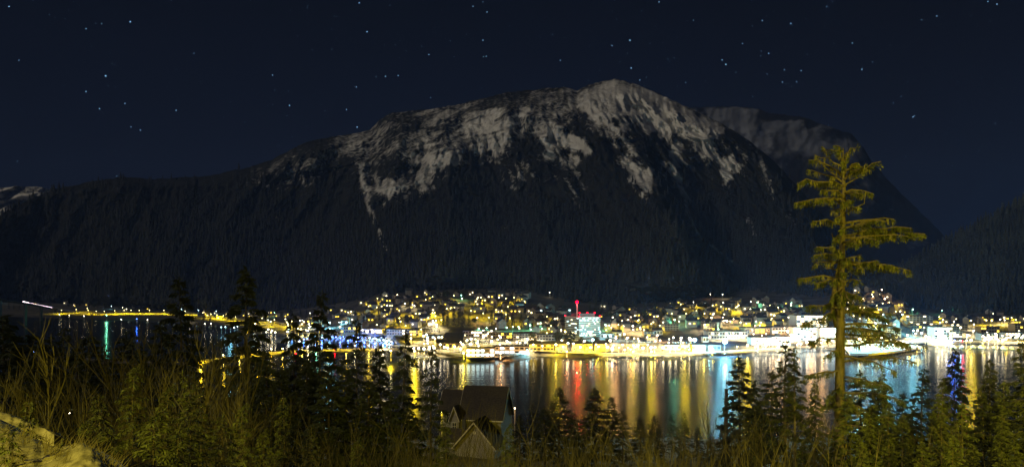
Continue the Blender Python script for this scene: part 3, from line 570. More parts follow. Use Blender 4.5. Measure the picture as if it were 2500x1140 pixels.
def marker():
    y = float(wy(962)); z = H - (908 - HZ) / F * y; x = (1408 - 1250) / F * y
    t = empty("channel_marker", (x, y, 0)); q = MB(); q.tube([(-1.6, 0, -3), (0, 0, z - 1)], [.22, .16], 6); q.tube([(1.2, 0, -3), (0, 0, z - 1)], [.22, .16], 6)
    for k in range(4): zz = 2 + k * z / 5; f_ = 1 - zz / z; q.tube([(-1.6 * f_, 0, zz), (1.2 * f_, 0, zz)], [.1, .1], 4)
    link("post", q.mesh("post", M['darkmetal']), None, t); link("lamp_head", head_mesh('o', .28), None, t, (0, 0, z - .5))
    tag(t, "tall dark channel marker post standing alone in the open water", "channel marker")
marker()

# ------------------------------------------------------------------ buildings
def win_quads(q, face, x0, x1, z0, z1, d):
    """thin pane box on a wall face: front (y=-d) etc. is handled by the caller's transform"""
    q.box(x0, x1, -d, .0, z0, z1)
BR = random.Random(5)
def building(px0, px1, pytop, pybase, depth_m, label, wallm='concrete', floors=3, lit=.4, wc='w', rot=0.0, roofm='roofdark', cat="building", name="office_building", parapet=1.0, penthouse=True, gable=False, step=3.6, y=None, zbase=None):
    pc = (px0 + px1) / 2
    if y is None: y = gy(pc, pybase)
    wd = (px1 - px0) / F * y; zt = H - (pytop - HZ) / F * y; zb = H - (pybase - HZ) / F * y if zbase is None else zbase; h = zt - zb
    x = (pc - 1250) / F * y
    root = empty(name, (x, y + depth_m / 2, zb), R(rot)); hx = wd / 2; hy = depth_m / 2
    if abs(rot) > 1: hx = wd / 2 / (abs(math.cos(R(rot))) + depth_m / wd * abs(math.sin(R(rot)))); hy = depth_m / 2
    q = MB(); q.box(-hx, hx, -hy, hy, -6, h); link("wall", q.mesh("wall", M[wallm]), None, root)
    q = MB()
    if gable:
        g = min(hx, hy) * .55
        q.poly([(-hx - .6, -hy - .6, h), (hx + .6, -hy - .6, h), (hx + .6, 0, h + g), (-hx - .6, 0, h + g)]); q.poly([(hx + .6, hy + .6, h), (-hx - .6, hy + .6, h), (-hx - .6, 0, h + g), (hx + .6, 0, h + g)])
        q.poly([(-hx, -hy, h), (-hx, 0, h + g - .1), (-hx, hy, h)]); q.poly([(hx, -hy, h), (hx, hy, h), (hx, 0, h + g - .1)])
    else:
        q.box(-hx - .4, hx + .4, -hy - .4, hy + .4, h, h + parapet * .6)
        if penthouse: q.box(-hx * .3, hx * .15, -hy * .3, hy * .5, h + parapet * .6, h + parapet * .6 + 2.6)
    link("roof", q.mesh("roof", M[roofm]), None, root)
    fh = h / floors; nb = max(2, min(int(2 * hx / step), 40 // floors)); cell_w = 2 * hx / nb; meshes = {}
    for f_ in range(floors):
        z0 = fh * .28; z1 = fh * .80
        for b_ in range(nb):
            on = BR.random() < lit; mk_ = 'g' if not on else wc
            if mk_ not in meshes: q = MB(); q.box(cell_w * .14, cell_w * .86, -.12, .02, z0, z1); meshes[mk_] = q.mesh("window", WIN[wc] if on else M['glass'])
            link("window", meshes[mk_], None, root, (-hx + cell_w * b_, -hy, f_ * fh))
    tag(root, label, cat); return root, hx, hy, h
B = building
# office tower seen on its corner
def tower():
    y = gy(1425, 826); zb = H - (826 - HZ) / F * y; zt = H - (775 - HZ) / F * y; h = zt - zb
    xl, xc, xr = [(a - 1250) / F * y for a in (1384, 1414, 1467)]
    ang = R(24); wr = (xr - xc) / math.cos(ang); wl = (xc - xl) / math.sin(ang)
    root = empty("office_tower", (xc, y, zb), ang)      # origin at the near corner; right face along +x, left face along +y
    n = 10; fh = h * .9 / n; z0 = h * .1
    q = MB(); q.box(0, wr, 0, wl, z0, h); q.box(3, wr - 3, 3, wl - 3, -6, z0); link("wall", q.mesh("wall", M['concrete']), None, root)
    sp = MB()
    for k in range(n + 1): z = z0 + k * fh; sp.box(-.5, wr + .5, -.5, wl + .5, z - .65, z + .65)
    link("floor_slab", sp.mesh("floor_slab", mat("pale_spandrel", (.46, .56, .48), .7)), None, root)
    rf = MB(); rf.box(wr * .12, wr * .85, wl * .15, wl * .75, h + .65, h + 5.2); o = link("roof", rf.mesh("roof", M['darkmetal']), None, root)
    r2 = random.Random(9)
    for k in range(n):
        za = z0 + k * fh + .9; zc = z0 + (k + 1) * fh - .9
        gl = MB(); gl.box(.4, wr - .4, -.06, .02, za, zc); link('glazing', gl.mesh('glazing', M['glass']), None, root); gl = MB(); gl.box(-.06, .02, .4, wl - .4, za, zc); link('glazing', gl.mesh('glazing', M['glass']), None, root)
        runs = [r2.randint(0, 15) for _ in range(r2.choice([2, 3, 4, 5]))]
        for i in runs:
            ww = wr / 17; L_ = r2.choice([1, 1, 2, 3]); q = MB(); q.box(ww * (i + .6), min(wr - .5, ww * (i + .6 + L_) - .3), -.2, -.06, za, zc); link("window", q.mesh("window", WIN[r2.choice('ccw')]), None, root)
        for i in ([1, 2, 3] if k == 6 else [r2.randint(0, 5)]):
            ww = wl / 7; q = MB(); q.box(-.2, -.06, ww * (i + .3), ww * (i + 1.1), za, zc); link("window", q.mesh("window", WIN[r2.choice('cw')]), None, root)
    ma = MB(); mz = H - (738 - HZ) / F * y - zb; ma.tube([(2, 10, h), (2, 10, mz)], [.7, .35], 6)
    for k in range(5): z = h + (mz - h) * (k + .5) / 5; ma.box(1.0, 3.0, 9, 11, z - .25, z + .25)
    mo = link("mast", ma.mesh("mast", M['metal']), None, root); link("beacon", head_mesh('r', 1.9), None, mo, (2, 10, mz + .5))
    lo = bpy.data.objects.new("beacon_light", light_data('r', 6, .8)); COL.objects.link(lo); lo.parent = root; lo.location = (0, 6, mz - 1)
    for (a, b, z) in ((0, 0, h + 1.6), (0, wl, h + 1.6), (wr, 0, h + 1.6), (wr * .12, wl * .15, h + 6.2), (wr * .85, wl * .15, h + 6.2), (wr * .5, wl * .15, h + 6.2)):
        link("obstruction_light", head_mesh('r', .75), None, root, (a, b, z))
        lo = bpy.data.objects.new("beacon_light", light_data('r', .35, .3)); COL.objects.link(lo); lo.parent = root; lo.location = (a - .6, b - .8, z + 1)
    # colour-washed facades: floodlights standing in front of the tower
    tag(root, "tallest block, ten-storey office tower with red beacon mast on its roof", "office tower")
tower()
for px_, dy, c, kw in ((1440, -38, 'c', 11), (1465, -34, 'c', 10), (1398, -42, 'y', 5), (1380, -30, 'y', 4)):
    y = gy(1425, 826) + dy; lamp(px_, HZ + (H - 15) / y * F, c, kw, .8, 11, depth=y)
B(940,1070,804,818,40,"long low building with a broad dark flat roof above the harbour yard",'concrete',2,.05,'w',4,penthouse=False)
B(1000,1030,806,820,22,"small yellow-lit office block beside the long dark-roofed building",'tan',2,.3,'y')
B(832,868,798,813,30,"yellow-lit flat-roofed hall above the boat harbour",'tan',2,.2,'y')
B(880,932,803,816,30,"wide flat-roofed shed with warm lit front over the harbour road",'pale',1,.5,'w',penthouse=False)
B(750,790,782,797,30,"square olive-walled building left of the cyan floodlight",'tan',3,.15,'y')
B(832,848,783,792,20,"pale flat-topped shed right of the cyan floodlight",'pale',1,.1,'c',penthouse=False)
B(735,744,783,794,12,"narrow red-brown block beside the bright junction lamp",'tan',2,.2,'w',penthouse=False)
B(1085,1130,826,842,35,"low warehouse with shallow gabled roof behind the white-lit yard",'tan',1,.1,'y',0,gable=True)
B(1065,1090,836,850,30,"small gabled boat shed at the left end of the lit yard",'tan',1,.2,'w',0,gable=True,name="warehouse")
B(1088,1128,838,852,30,"twin-gabled yellow-lit warehouse facing the white-lit yard",'tan',1,.2,'y',0,gable=True,name="warehouse")
B(1040,1075,820,834,25,"dark narrow shed row behind the left yard",'tan',2,.3,'c',0,penthouse=False)
B(1130,1210,808,822,40,"long white-lit two-storey terminal behind the big yard",'pale',2,.5,'w',penthouse=False)
B(1253,1310,814,832,35,"white-lit parking deck left of the office tower",'pale',3,.3,'w',penthouse=False,name="parking_deck")
B(1310,1375,817,832,25,"long pale two-storey hall with flat roof touching the tower's left side",'concrete',2,.15,'w',penthouse=False)
B(1190,1250,812,826,30,"olive flat-roofed store between terminal and parking deck",'tan',2,.2,'y',penthouse=False)
B(1138,1207,851,871,22,"glass-fronted harbour office on the rocky point with bright blue-white windows",'darkmetal',2,.62,'c',0,penthouse=False,name="harbour_office",step=4.5)
B(1208,1292,846,864,20,"long low restaurant on the quay right of the harbour office",'pale',2,.5,'c',0,penthouse=False,name="quay_building",step=5)
for i, (a, b) in enumerate(((1292,1320),(1326,1352),(1356,1384),(1397,1424),(1428,1446),(1452,1482))):
    B(a,b,840,856,14,f"yellow-lit two-storey apartment house, {ORD[i]} from the left in the waterfront row",'tan',2,.4,'y',0,'roofdark',"apartment house","apartment_house",gable=True)
B(1467,1500,815,826,25,"low turquoise-lit annexe at the tower's right foot",'pale',1,.4,'c',penthouse=False)
B(1496,1518,811,820,14,"small pale blue-walled house right of the tower",'pale',1,.1,'c',gable=True,name="house",cat="house")
B(1572,1596,809,822,20,"hall with dark hipped roof ridge behind the right yard",'tan',2,.2,'y')
B(1596,1618,806,818,14,"white triangular-gabled church-like house below the stone school",'pale',1,.05,'c',0,gable=True,name="chapel",cat="chapel")
B(1622,1657,791,807,22,"stone-faced school block with rows of windows on the lower slope",'tan',3,.1,'y',name="school_building",penthouse=False)
B(1718,1745,790,806,20,"brown block above the left floodlight mast",'tan',3,.15,'y')
B(1622,1662,842,854,16,"yellow-lit low shop beside the road, left of the quay",'tan',1,.4,'y',penthouse=False,name="shop")
B(1580,1605,824,834,20,"tan box building standing in the yard right of the tower",'tan',2,.2,'y',penthouse=False)
B(1730,1830,810,828,45,"long white-roofed warehouse behind the right floodlight mast",'pale',2,.2,'w',-4,'snowroof',penthouse=False,name="warehouse")
B(1716,1730,822,836,10,"small green-lit gabled kiosk between the two floodlight masts",'pale',1,.1,'c',0,gable=True,name="kiosk",cat="kiosk")
B(1690,1722,842,856,12,"low building under the left floodlight mast by the road",'darkmetal',1,.4,'w',penthouse=False)
B(1730,1760,843,856,12,"dark blue-lit store under the right floodlight mast by the road",'darkmetal',1,.3,'c',penthouse=False)
B(1818,1880,800,817,30,"yellow-lit hall with dark eaves and tall windows above the quay",'tan',1,.15,'y',step=6,penthouse=False)
B(1885,1930,799,815,30,"cream block with flat roof right of the yellow-lit hall",'pale',2,.25,'w')
B(1835,1885,824,842,22,"white-lit three-storey hotel at the road bend",'pale',3,.6,'w',penthouse=False)
B(1885,1930,822,842,22,"brilliantly lit white waterfront hotel left of the thin hemlock",'pale',3,.6,'w')
B(1945,2020,770,800,35,"large multi-storey office with long bands of white lit windows",'pale',5,.75,'w',penthouse=True,step=5)
B(1938,2000,799,832,22,"glass-fronted six-storey building beside a plain beige stair shaft",'pale',5,.7,'c',penthouse=False,step=4)
B(2003,2045,800,832,22,"white-lit office wing behind the tall hemlock's trunk",'pale',5,.7,'c',penthouse=False,step=4)
B(1964,1976,788,824,9,"plain beige stair shaft rising between the lit office floors",'tan',1,0,'w',penthouse=False,name="stair_shaft",cat="tower")
B(2060,2115,828,840,20,"low peach-lit terminal on the pier road behind the tall hemlock",'tan',1,.2,'o' if 'o' in WIN else 'w',penthouse=False)
B(2155,2200,801,816,18,"bright yellow-walled hotel with three rows of small dark windows",'tan',3,.0,'y',penthouse=False,step=3,name="hotel")
B(2212,2278,770,794,25,"large grey-green concrete block below the wooded hill",'concrete',5,.12,'w',penthouse=False,step=3)
B(2225,2300,795,808,25,"orange-lit terraced building in front of the grey-green block",'tan',2,.15,'y',penthouse=False)
B(2322,2362,791,806,18,"orange-brown brick hotel right of the brilliant white building",'tan',3,.2,'w',penthouse=False)
B(2282,2325,799,836,20,"brilliant white-lit six-storey building at the right-hand docks",'pale',6,.7,'w',penthouse=True)
B(2326,2350,806,824,18,"white-lit wing attached beside the brilliant white building",'pale',4,.6,'w',penthouse=False)
B(2395,2440,798,812,18,"yellow-lit low hotel set back above the right-hand quay",'tan',2,.3,'y',penthouse=False)
B(2396,2436,814,830,16,"white-lit shed front on the right-hand quay",'pale',2,.7,'w',0,penthouse=False,name="warehouse")
B(2455,2498,812,828,16,"white-lit ferry hall at the right edge of the quay",'pale',2,.7,'w',0,penthouse=False,name="ferry_hall")
B(2478,2530,791,812,18,"yellow-walled three-storey block at the right edge of town",'tan',4,.1,'y',penthouse=False)
B(2395,2425,773,783,14,"yellow-lit flat house row below the wooded hill",'tan',2,.3,'y',0,'roofdark','house','row_house',penthouse=False)
B(2457,2480,771,780,14,"cream terrace under the wooded hill near the right edge",'pale',2,.3,'y',0,'roofdark','house','row_house',penthouse=False)
B(1300,1330,755,770,14,"dark school-like block with small cool windows left of the tower",'concrete',2,.3,'c',penthouse=False)
B(1368,1394,755,768,12,"grey block with faint windows just left of the tower's roof",'concrete',3,.15,'c',penthouse=False)
B(1345,1372,774,786,14,"cream-lit house block with bright ground floor left of the tower",'tan',2,.4,'w',0,'roofdark','house','terraced_house')
# light pylon behind the warehouse, thin antenna, pier platform and docks
def pylon():
    y = gy(1752, 815); z = H - (789 - HZ) / F * y; zg = H - (815 - HZ) / F * y
    q = MB(); q.box(-1.2, 1.2, -1.2, 1.2, -4, z - zg); q.box(-1.8, 1.8, -1.8, 1.8, z - zg, z - zg + 1.2)
    tag(link("lit_pylon", q.mesh("lit_pylon", M['trim']), None, None, ((1752 - 1250) / F * y, y, zg)), "slim green-yellow lit pylon rising behind the long white-roofed warehouse", "pylon")
    lamp(1754, 803, 'g', 12, .45, 6, depth=y - 9)
pylon()
def pier():
    pts = [(2062,846),(2150,843),(2236,840),(2252,846),(2180,857),(2120,863),(2075,862)]
    W = [P(a, b, float(wy(b, 4))) for a, b in pts]; q = MB()
    q.poly([(a, b, 4.0) for a, b, _ in W][::-1]); n = len(W)
    for i in range(n):
        a, b = W[i], W[(i + 1) % n]; q.poly([(a[0], a[1], 4.0), (b[0], b[1], 4.0), (b[0], b[1], 1.8), (a[0], a[1], 1.8)])
    root = empty("pier", (0, 0, 0)); link("deck", q.mesh("deck", M['concrete']), None, root)
    q = MB()
    for i in range(n):
        a, b = W[i], W[(i + 1) % n]; L_ = math.hypot(a[0] - b[0], a[1] - b[1])
        for k in range(int(L_ / 9)):
            t = k * 9 / L_; x = a[0] + (b[0] - a[0]) * t; y = a[1] + (b[1] - a[1]) * t; q.tube([(x * .997, y + .5, -3), (x * .997, y + .5, 1.8)], [.4, .4], 5)
    link("piles", q.mesh("piles", M['darkmetal']), None, root); tag(root, "broad concrete pier flooded with cyan-white light behind the tall hemlock", "pier")
    for px_, py_, c, kw in ((2080,850,'c',60),(2096,853,'c',60),(2108,848,'c',50),(2118,852,'c',80),(2130,854,'c',60),(2145,850,'c',60),(2156,846,'c',40),(2165,851,'c',50),(2180,850,'c',45),(2198,845,'c',40),(2215,844,'c',40),(2228,842,'c',30)):
        lamp(px_, py_ - 10, c, kw, 1.0, 8, depth=float(wy(py_, 4)), z0=4, name='dock_light')
pier()
# bridge at the far left
def bridge():
    root = empty("channel_bridge", (0, 0, 0)); pts = [(-60,722,1500),(0,731,1600),(62,739,1720),(100,747,1950),(135,754,2350)]; W = [np.array(P(*p)) for p in pts]
    q = MB(); g = MB()
    for i in range(len(W) - 1):
        a, b = W[i], W[i + 1]; n = np.array([-(b - a)[1], (b - a)[0], 0]); n /= np.linalg.norm(n); n *= 7
        q.poly([a - n, b - n, b + n, a + n]); q.poly([a + n - (0,0,2), b + n - (0,0,2), b - n - (0,0,2), a - n - (0,0,2)]); q.poly([a - n - (0,0,2), b - n - (0,0,2), b - n, a - n]); q.poly([a + n, b + n, b + n - (0,0,2), a + n - (0,0,2)])
    link("deck", q.mesh("deck", M['roofdark']), None, root)
    for i in range(1, len(W)):
        a = W[i]; q = MB(); q.box(a[0] - 1.5, a[0] + 1.5, a[1] - 4, a[1] + 4, -3, a[2] - 2); link("pier", q.mesh("pier", M['darkmetal']), None, root)
    q = MB(); q.tube([W[2] + (0, -7.5, 2.2), W[3] + (0, -7.5, 2.2), W[3] * .15 + W[4] * .85 + (0, -7.5, 2.2)], [.75, .75, .85], 6); link("light_rail", q.mesh("light_rail", emit("bridge_rail_glow", (1, .75, .85), 10)), None, root)
    tag(root, "bridge end with a slanting line of pink-white lights at the far left shore", "bridge")
bridge()

# ------------------------------------------------------------------ boats and floats
def make_boat(kind):
    root = empty("moored_boat", (0, 0, 0)); L_, w_, h_ = (11, 3.4, 1.6) if kind else (8, 2.8, 1.3)
    st = [(-.5, .85, 0), (-.2, 1, 0), (.2, .95, .05), (.42, .5, .25), (.5, .04, .4)]; V = []; Fc = []
    for t, f_, s in st:
        V += [(t * L_, -w_ / 2 * f_, h_ + s), (t * L_, -w_ / 2 * f_ * .6, -.3), (t * L_, w_ / 2 * f_ * .6, -.3), (t * L_, w_ / 2 * f_, h_ + s)]
    for i in range(4):
        a = i * 4
        for j in range(3): Fc.append((a + j, a + j + 1, a + 5 + j, a + 4 + j))
        Fc.append((a + 3, a, a + 4, a + 7))
    Fc.append((0, 3, 2, 1)); me = bpy.data.meshes.new("hull"); me.from_pydata(V, [], Fc); link("hull", me, M['hull'], root)
    q = MB(); q.box(-L_ * .2, L_ * .15, -w_ * .33, w_ * .33, h_, h_ + 1.6); q.box(-L_ * .22, L_ * .17, -w_ * .36, w_ * .36, h_ + 1.6, h_ + 1.8); link("cabin", q.mesh("cabin", M['pale']), None, root)
    q = MB(); q.tube([(0, 0, h_ + 1.8), (0, 0, 11 if kind else 5)], [.1, .06], 5)
    if kind: q.tube([(0, 0, h_ + 2.2), (-L_ * .4, 0, h_ + 2.4)], [.1, .08], 5)
    link("mast", q.mesh("mast", M['metal']), None, root); return root
def copy_tree(o, parent=None):
    c = o.copy(); COL.objects.link(c); c.parent = parent
    for ch in o.children: copy_tree(ch, c)
    return c
protos = {}; used = set()
def boat(px, py, rz, kind):
    y = float(wy(py)); x = (px - 1250) / F * y
    if kind not in protos: protos[kind] = make_boat(kind); o = protos[kind]
    else: o = copy_tree(protos[kind])
    o.location = (x, y, 0); o.rotation_euler = (0, 0, rz); later(o, "pale sailing boat moored" if kind else "small pale motor boat moored", "boat", px, py, "boats moored in the harbours"); return o
BRN = random.Random(21)
for row, (a, b, p0, p1, n) in enumerate([(735, 955, 821, 829, 15), (745, 960, 826, 834, 15), (790, 965, 832, 840, 13), (700, 780, 836, 842, 4), (420, 575, 795, 800, 9), (300, 420, 786, 789, 5), (2320, 2480, 848, 852, 7)]):
    for i in range(n):
        t = (i + .2 + .5 * BRN.random()) / n; boat(a + (b - a) * t, p0 + (p1 - p0) * t + BRN.uniform(-.8, .8), R(BRN.choice([80, 100, 92, 265])), BRN.random() < .45)
def floats():
    for row, (a, b, p0, p1) in enumerate([(735, 962, 823.5, 831.5), (745, 966, 829, 837), (2315, 2490, 845, 849)]):
        A = P(a, p0, float(wy(p0))); B_ = P(b, p1, float(wy(p1))); L_ = math.hypot(B_[0] - A[0], B_[1] - A[1]); an = math.atan2(B_[1] - A[1], B_[0] - A[0])
        q = MB(); q.box(0, L_, -1.3, 1.3, -.3, .5)
        for k in range(int(L_ / 14)): q.box(k * 14, k * 14 + 1, 1.3, 11, -.3, .45)
        o = link("floating_dock", q.mesh("floating_dock", M['dock']), None, None, (A[0], A[1], 0)); o.rotation_euler = (0, 0, an)
        tag(o, ["far floating dock with side fingers in the boat harbour", "near floating dock with side fingers in the boat harbour", "floating dock at the right-hand marina before the ferry hall"][row], "dock")
floats()
for px_, py_, c, kw in [(730,829,'b',14),(731,833,'w',2),(742,827,'b',6),(750,826,'b',6),(786,823,'b',5),(770,832,'c',4),(785,839,'b',10),(770,837,'w',3),(812,822,'c',4),(820,822,'b',8),(831,825,'b',6),(838,821,'b',6),(856,819,'c',8),(863,819,'c',8),(875,823,'b',8),(885,822,'c',5),(893,823,'c',5),(902,824,'c',7),(911,826,'b',8),(919,827,'c',5),(928,830,'b',8),(936,829,'c',8),(940,837,'b',10),(945,832,'w',14),(950,839,'c',10),(955,833,'w',16),(870,833,'b',8),(890,836,'b',8),(850,830,'b',8),(915,838,'b',8)]:
    lamp(px_, py_, 'b' if c == 'c' and px_ < 900 else c, kw * (.6 if c != 'b' else 1.2), .7 if kw > 6 else .45, 5, depth=float(wy(py_ + 6)), z0=.5, name='dock_light')

def car_proto():
    root = empty("parked_car", (0, 0, 0)); q = MB(); q.box(-2.2, 2.2, -.9, .9, .3, .95); link("body", q.mesh("body", mat("car_paint", (.45, .45, .46), .35, rand=.8)), None, root)
    q = MB(); b = len(q.v); q.v += [(-1.6,-.8,.95),(1.3,-.8,.95),(1.3,.8,.95),(-1.6,.8,.95),(-1.2,-.65,1.5),(.6,-.65,1.5),(.6,.65,1.5),(-1.2,.65,1.5)]
    for f_ in ((4,5,6,7),(0,1,5,4),(1,2,6,5),(2,3,7,6),(3,0,4,7)): q.f.append(f_)
    link("cabin", q.mesh("cabin", M['glass']), None, root); q = MB(); q.tube([(0, -.12, 0), (0, .12, 0)], [.33, .33], 10); wm = q.mesh("wheel", M['darkmetal'])
    for sx_ in (-1.4, 1.4):
        for sy_ in (-.8, .8): link("wheel", wm, None, root, (sx_, sy_, .33))
    return root
HRX = random.Random(2); CARP = car_proto(); first = True
for (a, b, p0, p1, n, rows) in [(1538,1590,834,832,12,3),(1130,1200,836,836,12,2),(1640,1690,838,838,8,1),(1850,1900,842,841,7,1)]:
    for r_ in range(rows):
        for i in range(n):
            t = (i + .5) / n; px_ = a + (b - a) * t + r_ * 3; py_ = p0 + (p1 - p0) * t + r_ * 4; y = gy(px_, py_); o = CARP if first else copy_tree(CARP); first = False
            o.location = ((px_ - 1250) / F * y, y, float(gz(px_, y)) + .5); o.rotation_euler = (0, 0, R(85 + HRX.uniform(-4, 4))); later(o, "small parked car", "car", px_, py_, "cars parked in the lit yards")
# ------------------------------------------------------------------ houses on the slopes
def house_proto(k):
    r = random.Random(k); w_ = r.uniform(9, 13); d_ = r.uniform(8, 11); h_ = r.choice([5.5, 6, 8, 8.5]); g = r.uniform(2.4, 4)
    parts = {}; q = MB(); q.box(-w_/2, w_/2, -d_/2, d_/2, -5, h_)
    if k % 2: q.poly([(-w_/2, -d_/2, h_), (w_/2, -d_/2, h_), (0, -d_/2, h_ + g)]); q.poly([(w_/2, d_/2, h_), (-w_/2, d_/2, h_), (0, d_/2, h_ + g)])
    else: q.poly([(-w_/2, -d_/2, h_), (-w_/2, 0, h_ + g), (-w_/2, d_/2, h_)]); q.poly([(w_/2, d_/2, h_), (w_/2, 0, h_ + g), (w_/2, -d_/2, h_)])
    parts['wall'] = q.mesh("wall", M['wall']); q = MB(); o_ = .7
    if k % 2:
        for s in (-1, 1): q.poly([(s * (w_/2 + o_), -d_/2 - o_, h_ - .3), (s * (w_/2 + o_), d_/2 + o_, h_ - .3), (0, d_/2 + o_, h_ + g + .15), (0, -d_/2 - o_, h_ + g + .15)]); q.poly([(s * (w_/2 + o_), -d_/2 - o_, h_ - .55), (0, -d_/2 - o_, h_ + g - .1), (0, -d_/2 - o_, h_ + g + .15), (s * (w_/2 + o_), -d_/2 - o_, h_ - .3)])
    else:
        for s in (-1, 1): q.poly([(-w_/2 - o_, s * (d_/2 + o_), h_ - .3), (w_/2 + o_, s * (d_/2 + o_), h_ - .3), (w_/2 + o_, 0, h_ + g + .15), (-w_/2 - o_, 0, h_ + g + .15)])
    q.box(w_ * .2, w_ * .2 + .9, -.4, .5, h_ + g * .3, h_ + g + 1.1); parts['roof'] = q.mesh("roof", M['roofdark'])
    ws = []
    for i in range(2):
        q = MB(); x = -w_ * .28 + i * w_ * .42; z = 1.2 + (r.random() < .5) * (h_ > 7) * 3; q.box(x, x + 2.0, -d_/2 - .1, -d_/2 + .02, z, z + 1.5); ws.append((q.mesh("window", WIN['y']), q.mesh("window", WIN['w'])))
    parts['win'] = ws; return parts
HP_ = [house_proto(k) for k in range(8)]
HR = random.Random(77); placed = []
def house(px, py):
    y = gy(px, py); x = (px - 1250) / F * y
    for (a, b) in placed:
        if abs(a - x) < 15 and abs(b - y) < 15: return False
    placed.append((x, y)); p_ = HP_[HR.randrange(8)]; z = float(gz(px, y)) - .4
    root = empty("hillside_house", (x, y, z), R(HR.uniform(-35, 35)), HR.uniform(.9, 1.25))
    link("wall", p_['wall'], None, root); link("roof", p_['roof'], None, root)
    n = HR.choice([0, 1, 1, 2])
    for i in range(n): link("window", p_['win'][i][HR.random() < .45], None, root)
    later(root, ["gabled house with dark windows", "gabled house with one lit window", "gabled house with two lit windows"][n], "house", px, py, "timber houses on the town slopes"); return True
ZONES = [(880,1290,718,802,96),(1290,1385,752,812,26),(1470,1640,752,808,42),(1640,1960,738,800,62),(2060,2210,712,800,34),(2210,2500,768,790,12),(700,870,762,800,14),(480,700,762,778,12),(60,480,722,752,10)]
for (a, b, c, d, n) in ZONES:
    k = 0; tries = 0
    while k < n and tries < 4000:
        tries += 1; px_ = HR.uniform(a, b); py_ = HR.uniform(max(c, float(interp(TOP, px_)) + 2), d)
        if abs(px_ - 1140) < 70 and 765 < py_ < 798: continue
        if 1225 < px_ < 1290 and 770 < py_ < 796: continue
        k += house(px_, py_)

# ------------------------------------------------------------------ trees in the town
def town_tree_mesh(k):
    r = np.random.RandomState(100 + k); con = k < 4; n = 420; q = MB()
    if con:
        h = 1.0; z = r.rand(n) ** 1.3 * .92 + .08; rad = .20 * (1 - z) ** .8 + .012; a = r.rand(n) * 6.283; rr = rad * (.3 + .8 * r.rand(n)); s = .035
        q.tube([(0, 0, -.05), (0, 0, .5), (0, 0, .98)], [.018, .012, .003], 5)
    else:
        u = r.randn(n, 3); u /= np.linalg.norm(u, axis=1)[:, None]; z = .6 + u[:, 2] * .36 * r.rand(n) ** .4; a = np.arctan2(u[:, 1], u[:, 0]); rr = .34 * np.hypot(u[:, 0], u[:, 1]) * r.rand(n) ** .4; s = .04
        q.tube([(0, 0, -.05), (.01, 0, .3), (0, .01, .75)], [.022, .016, .006], 5)
        for j in range(6): t = j * 1.05; q.tube([(0, 0, .25 + .05 * j), (.16 * math.cos(t), .16 * math.sin(t), .55 + .05 * j)], [.01, .004], 4)
    c = np.stack([rr * np.cos(a), rr * np.sin(a), z], 1); d1 = r.randn(n, 3) * s; d2 = r.randn(n, 3) * s
    if con: d1 = np.stack([np.cos(a) * s * 1.8, np.sin(a) * s * 1.8, -s * .7 + 0 * a], 1); d2 = np.stack([-np.sin(a) * s, np.cos(a) * s, 0 * a], 1)
    V = np.stack([c - d1 * .5, c + d2 * .6, c + d1, c - d2 * .6], 1).reshape(-1, 3)
    return q.mesh("trunk", M['darkbark']), npmesh("crown", V, np.arange(n * 4).reshape(-1, 4), M['towntree'])
TT = [town_tree_mesh(k) for k in range(7)]
def town_tree(px, py, h, k):
    y = gy(px, py); x = (px - 1250) / F * y; root = empty("town_conifer" if k < 4 else "town_tree", (x, y, float(gz(px, y)) - .5), HR.uniform(0, 6), h)
    link("trunk", TT[k][0], None, root); link("crown", TT[k][1], None, root)
    later(root, "dark pointed conifer" if k < 4 else "round bare tree", "tree", px, py, "trees among the town houses")
for px_, py_, h in [(1093,797,24),(1108,800,30),(1120,798,28),(1130,800,26),(1145,796,20),(1082,795,20),(1200,793,22),(1240,797,26),(1252,797,24),(1225,797,18),(1600,778,28),(1608,782,20),(1573,770,24),(1440,768,24),(1455,765,26),(1470,762,22),(1530,765,20),(1545,768,24),(1700,760,16),(1712,762,18)]:
    town_tree(px_, py_, h, HR.randrange(4))
for (a, b, c, d, n, con) in [(880,1290,715,800,42,.7),(1290,1390,760,812,12,.5),(1470,1640,755,806,16,.5),(1640,1960,740,792,26,.4),(2060,2210,715,800,14,.6),(480,880,755,790,16,.6),(-40,460,728,757,46,.6),(1290,1490,834,852,10,0),(2215,2500,770,790,8,.6)]:
    for _ in range(n):
        px_ = HR.uniform(a, b); town_tree(px_, HR.uniform(max(c, float(interp(TOP, px_)) + 1), d), HR.uniform(9, 20), HR.randrange(4) if HR.random() < con else 4 + HR.randrange(3))
